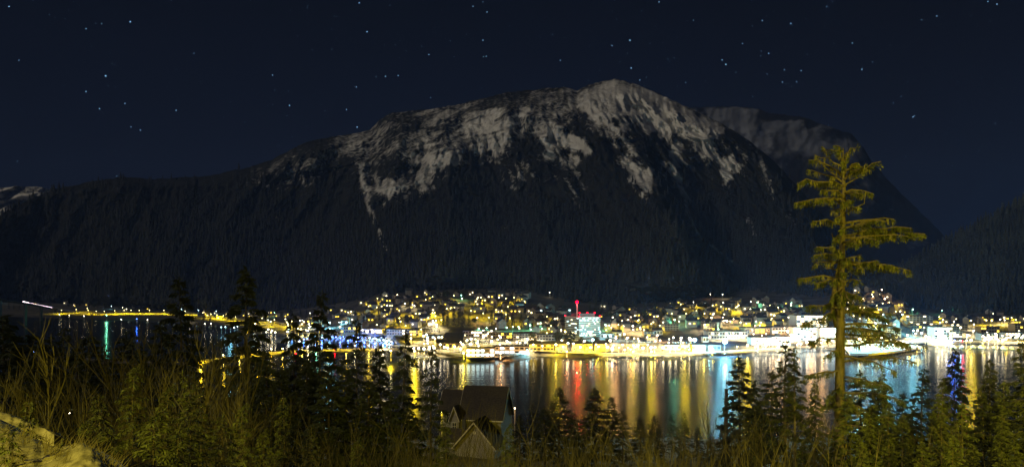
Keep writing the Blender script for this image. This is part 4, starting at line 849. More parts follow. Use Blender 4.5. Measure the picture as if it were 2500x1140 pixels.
# ------------------------------------------------------------------ stars
def stars():
    rr = np.random.RandomState(4); S = [(22,17,3),(318,54,3.4),(258,186,4),(210,224,2.6),(243,266,3),(210,71,2.2),(248,59,1.8),(46,148,2),(305,253,2.4),(343,318,2.4),(320,310,1.8),(418,2,2),(707,258,3.2),(665,184,2.2),(877,8,2.2),(896,78,2.4),
        (846,268,2.2),(872,311,2.6),(870,213,2.2),(941,187,2.2),(972,185,2.2),(1047,134,2.4),(1051,239,2),(1179,99,2.2),(1180,139,2),(1187,138,2),(1189,30,2),(1155,16,2),(473,131,2),(430,270,2.2),(42,394,2),(285,430,2.2),(1538,99,3),(1541,167,2.6),
        (1494,112,2.2),(1368,148,2.2),(1772,158,3),(1763,147,2.2),(1693,50,2.2),(1813,107,2.2),(1861,51,2.4),(1931,58,2.4),(2081,106,2.4),(2104,170,2.6),(1877,131,2.2),(1915,171,2.4),(1945,200,2.2),(1956,173,2.2),(2229,286,2.6),(2233,283,1.8),(2181,252,2),
        (2287,40,2.4),(2412,5,2.6),(2434,11,2.4),(2250,49,2),(2430,302,2.2),(1562,196,2.2),(1674,202,2),(2018,17,2),(1609,6,2.2),(1349,85,2),(1910,201,2)]
    for _ in range(330): S.append((rr.rand() * 2560 - 30, rr.rand() ** 1.1 * 420, .45 + .75 * rr.rand() ** 2))
    q = MB(); D = 20000.0
    for a, b, s in S:
        c = P(a, b, D); r = s * .36 * D / F; base = len(q.v)
        for d in ((1,0,0),(-1,0,0),(0,1,0),(0,-1,0),(0,0,1),(0,0,-1)): q.v.append(tuple(c[i] + d[i] * r for i in range(3)))
        for f_ in ((0,2,4),(2,1,4),(1,3,4),(3,0,4),(2,0,5),(1,2,5),(3,1,5),(0,3,5)): q.f.append(tuple(base + i for i in f_))
    tag(link("sky_stars", q.mesh("sky_stars", emit("starlight", (.25, .55, 1.0), 3.6))), kind="structure")
stars()

# ------------------------------------------------------------------ near bank
NG = [(-60,74.2),(-12,74.0),(0,73.2),(8,72.4),(14,71.2),(20,69.7),(30,67.3),(40,65),(60,60),(100,52),(150,44.5),(200,36.5),(250,27.5),(350,12),(440,0),(500,-4)]
def ng(x, y):
    x = np.asarray(x, float); y = np.asarray(y, float); z = interp(NG, y)
    return z + (fbm(x / 9 + 40, y / 9 + 40, 3, 80) - .5) * np.clip(y / 14, .2, 1.8) + 2.0 * np.exp(-((x + 10) ** 2 + (y - 192) ** 2) / 350) - 1.2 * np.exp(-((x + 4.7) ** 2 + (y - 9.5) ** 2) / 6)
def near_ground():
    ys = np.concatenate([np.linspace(-60, 0, 12), np.linspace(1, 60, 70), np.linspace(62, 500, 130)]); u = np.linspace(-1, 1, 260)
    Y = ys[:, None] + 0 * u[None]; X = (45 + .95 * np.maximum(Y, 0)) * u[None]; Z = ng(X, Y)
    o = link("hillside", npmesh("hillside", np.stack([X, Y, Z], -1).reshape(-1, 3), gridfaces(len(ys), len(u)), M['dirt'], True)); tag(o, kind="structure")
near_ground()
M['snowdirty'] = mat("crusted_roadside_snow", (.25, .215, .155), .85, col2=(.09, .075, .045), scale=5.5, bump=1.0)
def snow(edge, d_edge, d_near, c0, c1, back_drop):
    px = np.linspace(c0, c1, 90); ed = interp(edge, px) + (fbm(px / 11, px * 0, 3, 3) - .5) * 5; de = interp(d_edge, px); rows = []
    for k in (3, 2, 1): rows.append(((px - 1250) / F * de, de + .35 * k, H - (ed - HZ) / F * de - back_drop * k * k * .12))
    for t in np.linspace(0, 1, 70):
        py = ed + (d_near[1] - ed) * t; d = de + (d_near[0] - de) * t ** .7 + (fbm(px / 34, py / 13, 4, 9) - .5) * .42 * math.sqrt(t) ; rows.append(((px - 1250) / F * d, d, H - (py - HZ) / F * d))
    X, Y, Z = [np.array([r[i] for r in rows]) for i in range(3)]
    o = link("snow_bank", npmesh("snow_bank", np.stack([X, Y, Z], -1).reshape(-1, 3), gridfaces(len(rows), len(px)), M['snowdirty'], True)); tag(o, kind="structure")
snow([(-120,985),(0,1022),(30,1041),(55,1056),(75,1066),(100,1079),(125,1087),(160,1088),(185,1081),(205,1080),(225,1090),(245,1103),(262,1118),(285,1150)], [(-120,9.5),(0,9),(130,7.8),(270,7)], (4.2, 1420), -120, 285, 1.2)
snow([(-120,985),(0,1003),(40,1017),(75,1034),(110,1045),(132,1060)], [(-120,12.5),(0,12),(132,11)], (10.8, 1110), -120, 132, 1.0)
# ---- conifers
def kites(c, d, L, w_, rr):
    """leaf sprays: one kite-shaped face each"""
    n = len(c); d = d / (np.linalg.norm(d, axis=1)[:, None] + 1e-9); s = np.cross(d, rr.randn(n, 3) * .6 + np.array([0, 0, 1])); s /= (np.linalg.norm(s, axis=1)[:, None] + 1e-9)
    L = L * (.6 + .8 * rr.rand(n))[:, None]; w_ = w_ * (.6 + .8 * rr.rand(n))[:, None]
    return np.stack([c, c + d * L * .45 + s * w_, c + d * L, c + d * L * .45 - s * w_], 1).reshape(-1, 3)
def limb_foliage(path, W, n, L, wd, droop, rr, s0=.15, thick=.1, gap=-1.4):
    path = np.array(path); seg = len(path) - 1; s = s0 + (1 - s0) * rr.rand(n) ** .85; f_ = np.clip(s * seg, 0, seg - 1e-4); i = f_.astype(int); fr = (f_ - i)[:, None]
    p = path[i] * (1 - fr) + path[i + 1] * fr; T = path[i + 1] - path[i]; T /= (np.linalg.norm(T, axis=1)[:, None] + 1e-9)
    lat = np.cross(T, [0, 0, 1]); lat /= (np.linalg.norm(lat, axis=1)[:, None] + 1e-9)
    u = rr.uniform(-1, 1, n); clump = .5 + .5 * np.sin(s * (11 + 9 * rr.rand()) + u * 4 + 6 * rr.rand())
    wv = W * np.sqrt(s) * (1.12 - s) * 1.5 * clump; off = lat * (u * wv)[:, None]
    keep = np.sin(s * (9 + 8 * rr.rand()) + 6 * rr.rand()) + .35 * np.sign(u) * np.sin(s * 7 + 5 * rr.rand()) > gap
    p = p + off; p[:, 2] -= np.abs(u * wv) * droop + rr.rand(n) * thick * (.4 + clump)
    dr = T * .55 + lat * (np.sign(u) * (.35 + .5 * np.abs(u)))[:, None] + rr.randn(n, 3) * .22; dr[:, 2] -= droop * .7
    return kites(p[keep], dr[keep], L, wd, rr)
def conifer(seed, h, r, limbs, per, L, wd, droop=.35, bare=.08, ragged=.5, rad=None, foliage='needle_dark', lead=0.0, up=.12, limb_rad=.03):
    rr = np.random.RandomState(seed); q = MB(); rad = rad or h * .014; bend = rr.randn(2) * h * .012
    ax = lambda t: np.array([bend[0] * math.sin(t * 3) + lead * max(0, t - .75) ** 2 * 16 * h * .06, bend[1] * math.sin(t * 2.5), h * (t - lead * max(0, t - .9) * .45)])
    ts = [0, .15, .3, .45, .6, .75, .85, .93, 1.0]; q.tube([ax(t) - (0, 0, .6 if t == 0 else 0) for t in ts], [rad * (1 - .93 * t) for t in ts], 7)
    V = []
    for i in range(limbs):
        t = bare + (1 - bare) * ((i + rr.rand()) / limbs) ** .9; a = i * 2.4 + rr.randn() * .4; Lm = r * ((1 - t) ** .75 * (1 - ragged * rr.rand()) + .03); p0 = ax(t)
        d = np.array([math.cos(a), math.sin(a), 0]); u_ = up + .25 * t
        path = [p0 + d * Lm * s + np.array([0, 0, Lm * (u_ * s - droop * s * s)]) for s in (0, .25, .5, .75, 1)]
        q.tube(path, [limb_rad * (1 - .8 * s) * (.4 + .8 * (1 - t)) for s in (0, .25, .5, .75, 1)], 3)
        V.append(limb_foliage(path, Lm * .36, max(8, int(per * Lm / r)), L, wd, droop, rr, thick=L * .5))
    n = 26; c = np.array([ax(1 - .12 * rr.rand()) for _ in range(n)]); dd = rr.randn(n, 3) * .5; dd[:, 2] += .5; V.append(kites(c, dd, L * .8, wd, rr))
    V = np.concatenate(V); return q.mesh("trunk", M['darkbark'] if foliage == 'needle_dark' else M['bark']), npmesh("crown", V, np.arange(len(V)).reshape(-1, 4), M[foliage])
SPR = [conifer(200 + k, 16, 4.9, 58, 380, .46, .080, .30 + .05 * k, .05, .5) for k in range(3)]
SPS = [conifer(220 + k, 16, 4.6, 40, 260, .46, .075, .32, .18, .75) for k in range(3)]          # sparse, ragged
NEARC = [conifer(240 + k, 12, 3.0, 84, 330, .26, .042, .42, .03, .55, foliage='needle') for k in range(3)]
TALLN = [conifer(250 + k, 14, 3.0, 46, 330, .26, .040, .40, .42, .6, foliage='needle', limb_rad=.035) for k in range(2)]
YOUNG = [conifer(260 + k, 5, 1.35, 70, 170, .15, .014, .38, .02, .45, rad=.045, foliage='needle', lead=[1, -1, .9, 0][k], limb_rad=.012) for k in range(4)]
def plant(name, parts, x, y, top_z=None, h0=16., scale=None, rz=None, wx=1.0):
    z = float(ng(x, y)); s = scale or (top_z - z) / h0
    root = empty(name, (x, y, z), HR.uniform(0, 6.28) if rz is None else rz, s); root.scale = (s * wx, s * wx, s)
    link("trunk", parts[0], None, root); link("crown", parts[1], None, root); return root
def at(px, py, d): return (px - 1250) / F * d, d, H - (py - HZ) / F * d
NEARTREES = [(430,678,118,SPR,0,.9),(603,655,108,SPR,1,.95),(716,765,120,SPR,2,.8),(790,712,112,SPR,0,.75),(872,778,110,SPS,1,.9),(925,842,112,SPR,1,.85),(992,805,92,SPS,2,.85),(1055,848,86,SPS,0,.9),(1365,946,165,SPR,1,1.35),
  (1455,945,165,SPR,2,1.35),(1490,968,172,SPR,0,1.2),(1640,1008,185,SPS,1,1.2),(1668,1006,188,SPR,0,1.0),(1704,1042,180,SPR,2,1.3),(1806,870,96,SPR,0,1.05),(1838,930,90,SPR,2,1.0),(1885,905,88,SPS,1,1.1),(1925,830,62,SPS,0,1.1),(2332,850,80,SPR,2,.8),
  (30,806,125,SPR,1,1.5),(70,815,130,SPR,0,1.6),(130,822,128,SPR,2,1.6),(215,818,126,SPR,1,1.6),(300,822,130,SPR,0,1.6),(320,800,120,SPS,2,1.2),(160,800,118,SPS,0,1.2),(0,770,115,SPR,2,1.6),(95,838,92,SPR,2,1.1),(180,858,85,SPR,0,1.2),(255,842,95,SPS,1,1.1),(345,845,105,SPR,2,1.1),(385,790,112,SPR,0,1.1),(470,905,80,SPR,1,1.2),(530,900,88,SPS,2,1.1),(580,905,80,SPR,0,1.3),(650,860,96,SPR,2,1.3),(690,900,80,SPR,0,1.3),(750,880,92,SPR,1,1.3),
  (800,905,88,SPR,2,1.4),(850,900,90,SPR,0,1.2),(900,930,85,SPR,1,1.3),(950,960,85,SPR,2,1.3),(1000,985,88,SPR,1,1.1),(1270,1012,150,SPR,0,1.2),(1300,985,172,SPS,1,1.2),(1330,995,160,SPR,1,1.5),(1400,1005,150,SPR,2,1.4),(1425,1015,158,SPS,0,1.2),(1520,1000,160,SPS,1,1.2),
  (1560,1020,170,SPR,0,1.4),(1600,1012,165,SPR,2,1.3),(1735,1052,160,SPR,1,1.3),(1765,1040,140,SPR,0,1.2),(1855,1000,80,SPR,1,1.4),(2100,905,75,SPS,1,1.3),(2150,925,70,SPR,0,1.1),(2205,960,66,SPS,1,1.2),(2260,900,60,SPS,0,1.2)]
for i, (px_, py_, d, kind, k, wx) in enumerate(NEARTREES):
    x, y, z = at(px_, py_, d); o = plant("spruce_tree", kind[k], x, y, z, 16., wx=wx)
    later(o, "tall dark spruce with a tiered crown" if py_ < 820 else ("dark spruce silhouetted against the water" if 940 < px_ < 1900 else "dark spruce standing in the near forest"), "tree", px_, 950, "spruces on the near bank")
for i, (px_, py_, d, k, wx) in enumerate([(2420,880,34,0,1.1),(2490,835,30,1,1.2),(2290,960,36,2,1.1),(2210,1010,30,0,1.1),(2130,985,33,1,1.2),(2350,985,28,2,1.2),(2450,1010,24,0,1.2),(2095,1060,27,1,1.0),(2250,1075,22,2,1.3),(2380,1085,20,1,1.2),(2560,760,27,2,1.2),(1985,930,46,0,.9),(2075,955,36,1,1.1),(2170,985,32,2,1.2),(2125,1020,28,0,1.2),(2230,985,33,1,1.2),(2300,1010,28,2,1.2),(2390,950,31,1,1.2),(2330,1060,22,0,1.3),(2170,1070,24,2,1.3),(2450,930,33,2,1.2),(2470,1070,19,1,1.2),(2030,1045,34,0,1.1),(1960,1075,36,2,1.0)]):
    x, y, z = at(px_, py_, d); o = plant("hemlock_tree", NEARC[k], x, y, z, 12., wx=wx); later(o, "olive-green lamplit hemlock", "tree", px_, 950, "hemlocks at the right edge")
for i, (px_, py_, d, k, wx, rz) in enumerate([(325,868,15,0,.9,-.3),(408,922,14,0,1.1,.1),(465,925,14.5,1,1.0,.2),(492,932,16,1,.9,.4),(590,970,14,0,1.0,0),(690,965,17,3,.9,0),(68,968,8.2,3,.7,0),(240,960,12,3,1.1,1),(365,985,11,2,1.2,.5),(545,1010,12,3,1.2,2),(150,1075,7.3,3,.9,2),(290,1040,10,1,1.2,1),(440,1040,11,3,1.3,3),(640,1040,14,2,1.1,1),(20,1045,7,3,1.0,1),(760,1040,19,3,1.1,1),(200,1015,13,2,1.1,0),(870,1060,22,2,1,1),(1085,1010,30,3,1,0),(1240,1020,27,0,.8,0)]):
    x, y, z = at(px_, py_, d); o = plant("young_hemlock", YOUNG[k], x, y, z, 5., rz=rz, wx=wx); later(o, "young feathery hemlock with a drooping tip", "tree", px_, 950, "young hemlocks in the brush")
for i, (px_, py_, d, k, wx) in enumerate([(1942,846,50,0,1.0),(2155,905,44,1,1.0),(2305,925,40,0,1.1)]):
    x, y, z = at(px_, py_, d); o = plant("hemlock_tree", TALLN[k], x, y, z, 14., wx=wx); later(o, "slender hemlock with a bare lower trunk", "tree", px_, 950, "hemlocks at the right edge")
# ---- the tall hemlock
def hero():
    D = 40.0; rr = np.random.RandomState(5); X = lambda px: (px - 1250) / F * D; Z = lambda py: H - (py - HZ) / F * D
    bx, bz = X(2050), float(ng(X(2050), D)); root = empty("tall_hemlock", (bx, D, bz))
    ax = lambda py: np.array([X(interp([(360,2058),(470,2060),(640,2055),(760,2052),(950,2050),(1140,2049),(1300,2048)], py)) - bx, 0, Z(py) - bz])
    rw = lambda py: float(interp([(360,1.5),(470,5),(560,6.5),(700,9),(850,11),(1140,12),(1300,14)], py)) / F * D
    pys = [1300,1140,1000,900,820,760,700,640,560,470,400,362]; q = MB(); q.tube([ax(p) for p in pys], [rw(p) for p in pys], 10)
    link("trunk", q.mesh("trunk", M['bark'], True), None, root)
    q = MB(); q.tube([ax(800) + (-.10, .1, 0), ax(760) + (-.30, .1, 0), ax(700) + (-.26, .1, 0), ax(640) + (-.10, .05, 0)], [.12, .13, .10, .05], 7); link("second_stem", q.mesh("second_stem", M['bark'], True), None, root)
    # attach row, tip column, tip row, toward viewer (+m), half width m, density
    LB = [(378,2010,362,0,.30,1),(380,2088,362,.3,.34,1),(392,2020,366,.8,.34,1),(398,2085,372,-.6,.34,1),(410,2000,378,-.3,.22,.5),(415,2124,408,.2,.36,1),(420,2112,392,-.5,.3,1),(425,1968,392,.2,.24,.8),(430,2030,400,1,.3,1),(436,2126,402,.6,.25,1),(440,2090,412,1,.4,1),(448,1985,410,-.6,.2,.7),
      (452,1942,446,.3,.34,1.1),(455,2000,450,.9,.3,1),(462,2010,440,-.8,.3,1),(468,2122,470,.2,.36,1.1),(475,2080,478,1,.4,1),(480,1990,470,.6,.36,1),(488,1934,497,.2,.36,1.1),(492,1975,492,.8,.3,1),(500,2030,500,1.1,.4,1),(505,2100,482,-.7,.3,1),(512,2075,510,.8,.26,.8),(520,2020,514,.3,.24,.6),
      (548,1975,541,.4,.24,.9),(545,2010,536,.9,.3,.7),(548,2180,536,.2,.26,1.0),(555,2150,546,.7,.34,1),(560,2100,552,1,.42,1.2),(566,2030,566,.9,.42,1.1),(572,2020,590,.6,.40,1.1),(578,2256,574,.1,.40,1.25),(582,2210,560,.5,.46,1.4),(585,2190,582,.8,.40,1.2),(590,2110,588,1.1,.44,1.2),(592,2060,596,1.2,.4,1),(600,2200,574,-.4,.40,1),
      (612,1985,606,.3,.3,.9),(618,1976,626,.5,.34,1.1),(622,2020,618,1,.40,1.2),(630,2040,640,1.1,.42,1.2),(640,1976,650,.2,.16,.7),(636,2090,622,.6,.2,.5),(648,2218,662,.2,.36,1.2),(645,2160,648,.6,.42,1.3),(650,2120,640,.7,.34,1),(655,2080,660,1,.34,1),(662,2040,668,.9,.34,1),
      (680,1940,682,.2,.28,1.1),(684,1975,690,.5,.3,1.1),(688,2010,690,.8,.3,1),(692,2085,684,.6,.24,.8),(705,2028,735,.9,.5,1.6),(710,2015,725,.5,.45,1.5),(712,2075,722,1,.46,1.4),(716,2050,745,1.3,.42,1.4),(720,2085,715,.2,.35,1),
      (745,1965,748,.4,.5,1.2),(752,1990,770,.8,.5,1.1),(750,2120,752,.6,.5,1.2),(760,2160,772,.2,.5,1.2),(768,2145,762,1,.45,1.2),(778,1950,792,.2,.5,1.1),(790,2180,800,.5,.5,1.1),(800,2190,822,.2,.45,1.1),(806,2120,808,1,.5,1.1),(815,2220,835,0,.45,1.1),(826,1960,830,.6,.5,1),(830,2110,828,.8,.3,.8),(845,2254,846,.2,.4,1.1),(850,2000,862,.8,.5,1),
      (870,2160,900,.8,.4,.7),(880,2235,880,.2,.3,.6),(905,1950,915,.6,.5,1),(920,2120,935,1.2,.6,1.2),(940,2000,960,1,.6,1.2),(955,2180,975,.9,.6,1.2),(975,2100,1000,1.3,.6,1.3),(985,1990,985,.6,.5,1),(1000,2200,1030,.8,.6,1.2),(1030,2150,1060,1.2,.5,1),(930,2190,950,-.5,.6,1.1)]
    V = []; MS = []
    for (pa, tx, tp, dy, W, dens) in LB:
        p0 = ax(pa); p1 = np.array([X(tx) - bx, -dy * 1.3, Z(tp) - bz]); L_ = np.linalg.norm(p1 - p0); path = []
        for s in (0, .2, .4, .6, .8, 1): path.append(p0 * (1 - s) + p1 * s + np.array([0, 0, math.sin(s * 3.14) * L_ * .05]) + rr.randn(3) * .05)
        q = MB(); q.tube(path, [.045 * (1 - .75 * s) * min(1.4, L_ / 1.5 + .4) for s in (0, .2, .4, .6, .8, 1)], 5)
        link("limb", q.mesh("limb", M['bark']), None, root)
        n = int(620 * dens * L_ * (W + .12)); V.append(limb_foliage(path, W * rr.uniform(.35, .95), int(n * .66), .13, .022, .42, rr, .26, .22, -.6))
        for _ in range(int(5 * L_)):
            s = rr.uniform(.15, 1) * 4.99; i = int(s); c = path[i] * (1 - s + i) + path[i + 1] * (s - i); k = 7
            cc = c + rr.randn(k, 3) * (.03, .03, .02); dd = np.tile([0., 0, -1], (k, 1)) + rr.randn(k, 3) * .16; MS.append(kites(cc, dd, .24, .014, rr))
    V = np.concatenate(V); link("crown", npmesh("crown", V, np.arange(len(V)).reshape(-1, 4), M['needle']), None, root)
    V = np.concatenate(MS); link("hanging_moss", npmesh("hanging_moss", V, np.arange(len(V)).reshape(-1, 4), M['moss']), None, root)
    for pts in ([(430,2045),(425,2030),(412,2010),(392,1988),(384,1992)], [(450,2065),(438,2085),(432,2098)], [(520,2065),(505,2092),(498,2104),(480,2100)], [(590,2045),(588,2032),(570,2025)], [(600,2065),(596,2090),(604,2098)], [(640,2045),(634,2020),(630,2005)], [(660,2045),(655,2025),(656,2010)], [(700,2068),(685,2074),(670,2072)], [(1105,2060),(1100,2080)]):
        q = MB(); q.tube([(X(b) - bx, -.15 * i, Z(a) - bz) for i, (a, b) in enumerate(pts)], [.035 - .006 * i for i in range(len(pts))], 5); link("dead_branch", q.mesh("dead_branch", M['bark']), None, root)
    tag(root, "tall ragged hemlock with mossy limbs, rising far above every other tree", "tree")
hero()
# ---- bare stems
def bare(seed, h, stems, spread, forks, r0):
    rr = np.random.RandomState(seed); q = MB()
    def grow(p, d, L_, r_, lev):
        pts = [p]; dd = d.copy()
        for i in range(4): dd = dd + rr.randn(3) * .09; dd[2] += .05; dd /= np.linalg.norm(dd); pts.append(pts[-1] + dd * L_ / 4)
        q.tube(pts, [r_, r_ * .85, r_ * .7, r_ * .5, r_ * .25], 3 if lev else 5)
        if lev < 2:
            for _ in range(forks if lev == 0 else max(2, forks // 2)):
                t = rr.uniform(.3, .95) * 4; i = min(3, int(t)); c = pts[i] + (pts[i + 1] - pts[i]) * (t - i); s = dd + rr.randn(3) * (.42, .42, .12); s[2] = abs(s[2]) + .35; s /= np.linalg.norm(s)
                grow(c, s, L_ * rr.uniform(.3, .5), r_ * .45, lev + 1)
    for k in range(stems):
        d = np.array([rr.randn() * spread, rr.randn() * spread, 1.]); d /= np.linalg.norm(d); grow(np.array([rr.randn() * .25 * (stems > 1), rr.randn() * .25 * (stems > 1), -.2]), d, h * rr.uniform(.7, 1.05), r0 * rr.uniform(.7, 1.2), 0)
    return q.mesh("stems", M['twig'])
SHR = [bare(300 + k, 3.6, 6, .22, 4, .020) for k in range(5)]; ALD = [bare(320 + k, 9, 1, .06, 11, .07) for k in range(5)]
SR = random.Random(8)
def put_bare(me, name, phrase, cat, px, d, top_py, h0, group):
    x, y, z = at(px, top_py, d); zg = float(ng(x, y)); s = max(.35, (z - zg) / h0); o = link(name, me, None, None, (x, y, zg)); o.scale = (s * .8 + .2, s * .8 + .2, s); o.rotation_euler = (0, 0, SR.uniform(0, 6.28)); later(o, phrase, cat, px, 950, group)
for i in range(120):
    px_ = 300 + 1750 * (i + SR.random()) / 120; d = SR.uniform(20, 58); top = SR.uniform(1015, 1115) if px_ > 700 else SR.uniform(960, 1095)
    put_bare(SHR[i % 5], "bare_shrub", "leafless many-stemmed shrub", "shrub", px_, d, top, 3.6, "leafless shrubs across the slope")
for i in range(44):
    px_ = SR.uniform(-10, 620); put_bare(ALD[i % 5], "bare_alder", "slender leafless alder", "tree", px_, SR.uniform(20, 60), SR.uniform(800, 930), 9, "leafless alders on the near bank")
for px_, d, top in ((10,24,870),(42,22,885),(55,23,880),(80,26,900),(98,20,870),(140,24,890),(210,22,905),(345,26,915),(1130,60,985),(1590,70,985),(1620,75,1000),(1720,70,1010),(2035,55,985),(2240,30,1010),(2330,26,1040)):
    put_bare(ALD[SR.randrange(5)], "bare_alder", "slender leafless alder", "tree", px_, d, top, 9, "leafless alders on the near bank")
# ---- house
def near_house():
    D = 190.0; x0 = (1168 - 1250) / F * D; zg = 38.0; root = empty("gabled_house", (x0, D, zg), R(-14))
    def gable(x0, x1, y0, y1, ze, zr, axis, oh=.5, nm=None, zb=-4):
        q = MB(); q.box(x0, x1, y0, y1, zb, ze); xm, ym = (x0 + x1) / 2, (y0 + y1) / 2
        if axis == 'x': q.poly([(x0, y0, ze), (x0, ym, zr), (x0, y1, ze)]); q.poly([(x1, y1, ze), (x1, ym, zr), (x1, y0, ze)])
        else: q.poly([(x1, y0, ze), (xm, y0, zr), (x0, y0, ze)][::-1]); q.poly([(x0, y1, ze), (xm, y1, zr), (x1, y1, ze)])
        link("wall", q.mesh("wall", M['siding']), None, root); q = MB(); t = .25
        def slab(a, b, c, d_):
            n = np.cross(np.subtract(b, a), np.subtract(d_, a)); n = n / np.linalg.norm(n) * t; n = n if n[2] > 0 else -n
            A = [np.array(p_) + (0, 0, .03) for p_ in (a, b, c, d_)]; Bq = [p_ + n for p_ in A]; q.poly(Bq); q.poly(A[::-1])
            for i in range(4): j = (i + 1) % 4; q.poly([A[i], A[j], Bq[j], Bq[i]])
        k = (zr - ze) / ((y1 - y0) / 2 if axis == 'x' else (x1 - x0) / 2)
        if axis == 'x':
            slab((x0 - oh, y0 - oh, ze - oh * k), (x1 + oh, y0 - oh, ze - oh * k), (x1 + oh, ym, zr), (x0 - oh, ym, zr)); slab((x0 - oh, y1 + oh, ze - oh * k), (x0 - oh, ym, zr), (x1 + oh, ym, zr), (x1 + oh, y1 + oh, ze - oh * k))
        else:
            slab((x0 - oh, y0 - oh, ze - oh * k), (x0 - oh, y1 + oh, ze - oh * k), (xm, y1 + oh, zr), (xm, y0 - oh, zr)); slab((x1 + oh, y0 - oh, ze - oh * k), (xm, y0 - oh, zr), (xm, y1 + oh, zr), (x1 + oh, y1 + oh, ze - oh * k))
        rf = link("roof", q.mesh("roof", M['roofhouse']), None, root); q = MB()   # barge boards on the gable ends
        ends = ([x0 - oh - .06, x1 + oh + .06] if axis == 'x' else [y0 - oh - .06])
        for e_ in ends:
            for s in (-1, 1):
                if axis == 'x': a = (e_, ym + s * ((y1 - y0) / 2 + oh), ze - oh * k + .1); b = (e_, ym, zr + .1); off = (.05, 0, 0)
                else: a = (xm + s * ((x1 - x0) / 2 + oh), e_, ze - oh * k + .1); b = (xm, e_, zr + .1); off = (0, .05, 0)
                a, b, off = map(np.array, (a, b, off)); dz = np.array([0, 0, .38])
                q.poly([a - off, b - off, b - off - dz, a - off - dz]); q.poly([a + off, a + off - dz, b + off - dz, b + off]); q.poly([a - off, a + off, b + off, b - off])
        link("barge_board", q.mesh("barge_board", M['trim']), None, rf)
        if axis == 'x': q = MB(); q.box(x0 - oh, x1 + oh, y0 - oh - .14, y0 - oh - .01, ze - oh * k - .12, ze - oh * k + .16); link("gutter", q.mesh("gutter", M['trim']), None, rf)
    gable(-2.6, 6.2, -4.5, 4.5, 9.8, 15.7, 'x')
    gable(-7.4, -2.65, -3.4, 3.4, 10.9, 14.7, 'x')
    gable(-4.6, -2.7, -5.6, -3.0, 9.6, 12.0, 'y', .25, zb=4)
    gable(-1.4, 6.9, -12.5, -4.6, 5.2, 10.0, 'y')
    gable(-5.6, -1.5, -9.0, -5.7, 5.4, 7.6, 'x', .3)
    def pane(x, z, w_, h_, y, nm="window", m='glass'):
        q = MB(); q.box(x, x + w_, y - .06, y + .03, z, z + h_); o = link(nm, q.mesh(nm, M[m]), None, root); q = MB(); t = .1
        q.box(x - t, x, y - .1, y + .03, z - t, z + h_ + t); q.box(x + w_, x + w_ + t, y - .1, y + .03, z - t, z + h_ + t); q.box(x, x + w_, y - .1, y + .03, z - t, z); q.box(x, x + w_, y - .1, y + .03, z + h_, z + h_ + t); q.box(x + w_ / 2 - .04, x + w_ / 2 + .04, y - .1, y - .06, z, z + h_); q.box(x, x + w_, y - .101, y - .061, z + h_ / 2 - .04, z + h_ / 2 + .04)
        link("frame", q.mesh("frame", M['trim']), None, o)
    pane(-6.6, 8.4, 1.0, 1.7, -3.42); pane(.4, 8.3, 1.3, 1.1, -4.52); pane(-4.0, 7.2, .8, 1.4, -5.62)
    q = MB(); q.box(.3, 5.2, -12.62, -12.52, -1, 2.6)
    for k in range(4): q.box(.3, 5.2, -12.66, -12.62, -.2 + k * .75, -.12 + k * .75)
    link("garage_door", q.mesh("garage_door", M['trim']), None, root)
    q = MB(); c = (2.75, -12.56, 7.9); n = 16; q.poly([(c[0] + .38 * math.cos(t * 6.283 / n), c[1], c[2] + .38 * math.sin(t * 6.283 / n)) for t in range(n)][::-1]); link("gable_vent", q.mesh("gable_vent", M['trim']), None, root)
    q = MB(); q.box(-1.9, -1.2, -5.6, -5.0, 6, 9.4); link("chimney", q.mesh("chimney", M['darkmetal']), None, root)
    tag(root, "grey gabled house with dark shingle roofs and pale eaves above the water", "house")
near_house()
def sidelamp(px, py, d, c, r, phrase, kw=0, h=None):
    x, y, z = at(px, py, d); zg = float(ng(x, y)) if y < 480 else 1.0; hh = h or max(3, z - zg); o = link("garden_lamp", pole_mesh(hh), None, None, (x, y + 1.5, z - round(hh))); link("lamp_head", head_mesh(c, r), None, o, (0, -1.5, round(hh) - .1))
    tag(o, phrase, "lamp")
    if kw: lo = bpy.data.objects.new("lamp_light", light_data(c, kw, .1)); COL.objects.link(lo); lo.parent = o; lo.location = (0, -1.8, round(hh) - .5)
sidelamp(1257, 995, 200, 'o', .14, "small pinkish lamp shining beside the gabled house", .08)
sidelamp(170, 1004, 60, 'w', .035, "white lamp glinting through the brush above the snow bank", 0)
for px_, py_, c in ((33,857,'c'),(82,858,'b'),(165,862,'y'),(182,857,'w'),(196,869,'w'),(204,866,'w')):
    sidelamp(px_, py_, 1010, c, .5, f"small {LN[c]} lamp" + {33:" farthest left on the near shore",82:" on the near shore right of the cyan one",165:" in the near-shore cluster behind the alders",182:" topmost in the near-shore cluster behind the alders",196:" lowest in the near-shore cluster behind the alders",204:" right end of the near-shore cluster behind the alders"}[px_])
# pole in front of the water
sidelamp(1077, 1004, 166, 'y', .10, 'added yellow lamp lighting the gabled house from behind the spruce on its left', .3)  # mostly hidden lamp, added to brighten the house walls
x, y, z = at(1773, 925, 130); q = MB(); zg = float(ng(x, y)); z1 = H - (948 - HZ) / F * 130; q.tube([(0, 0, -1), (0, 0, z1 - zg)], [.34, .26], 8); q.tube([(0, 0, z1 - zg), (0, 0, z - zg)], [.08, .05], 6); q.box(-.5, .5, -.1, .1, z1 - zg - 1.6, z1 - zg - 1.4)
tag(link("utility_pole", q.mesh("utility_pole", M['darkbark']), None, None, (x, y, zg)), "thin dark pole standing against the bright cyan reflection", "utility pole")
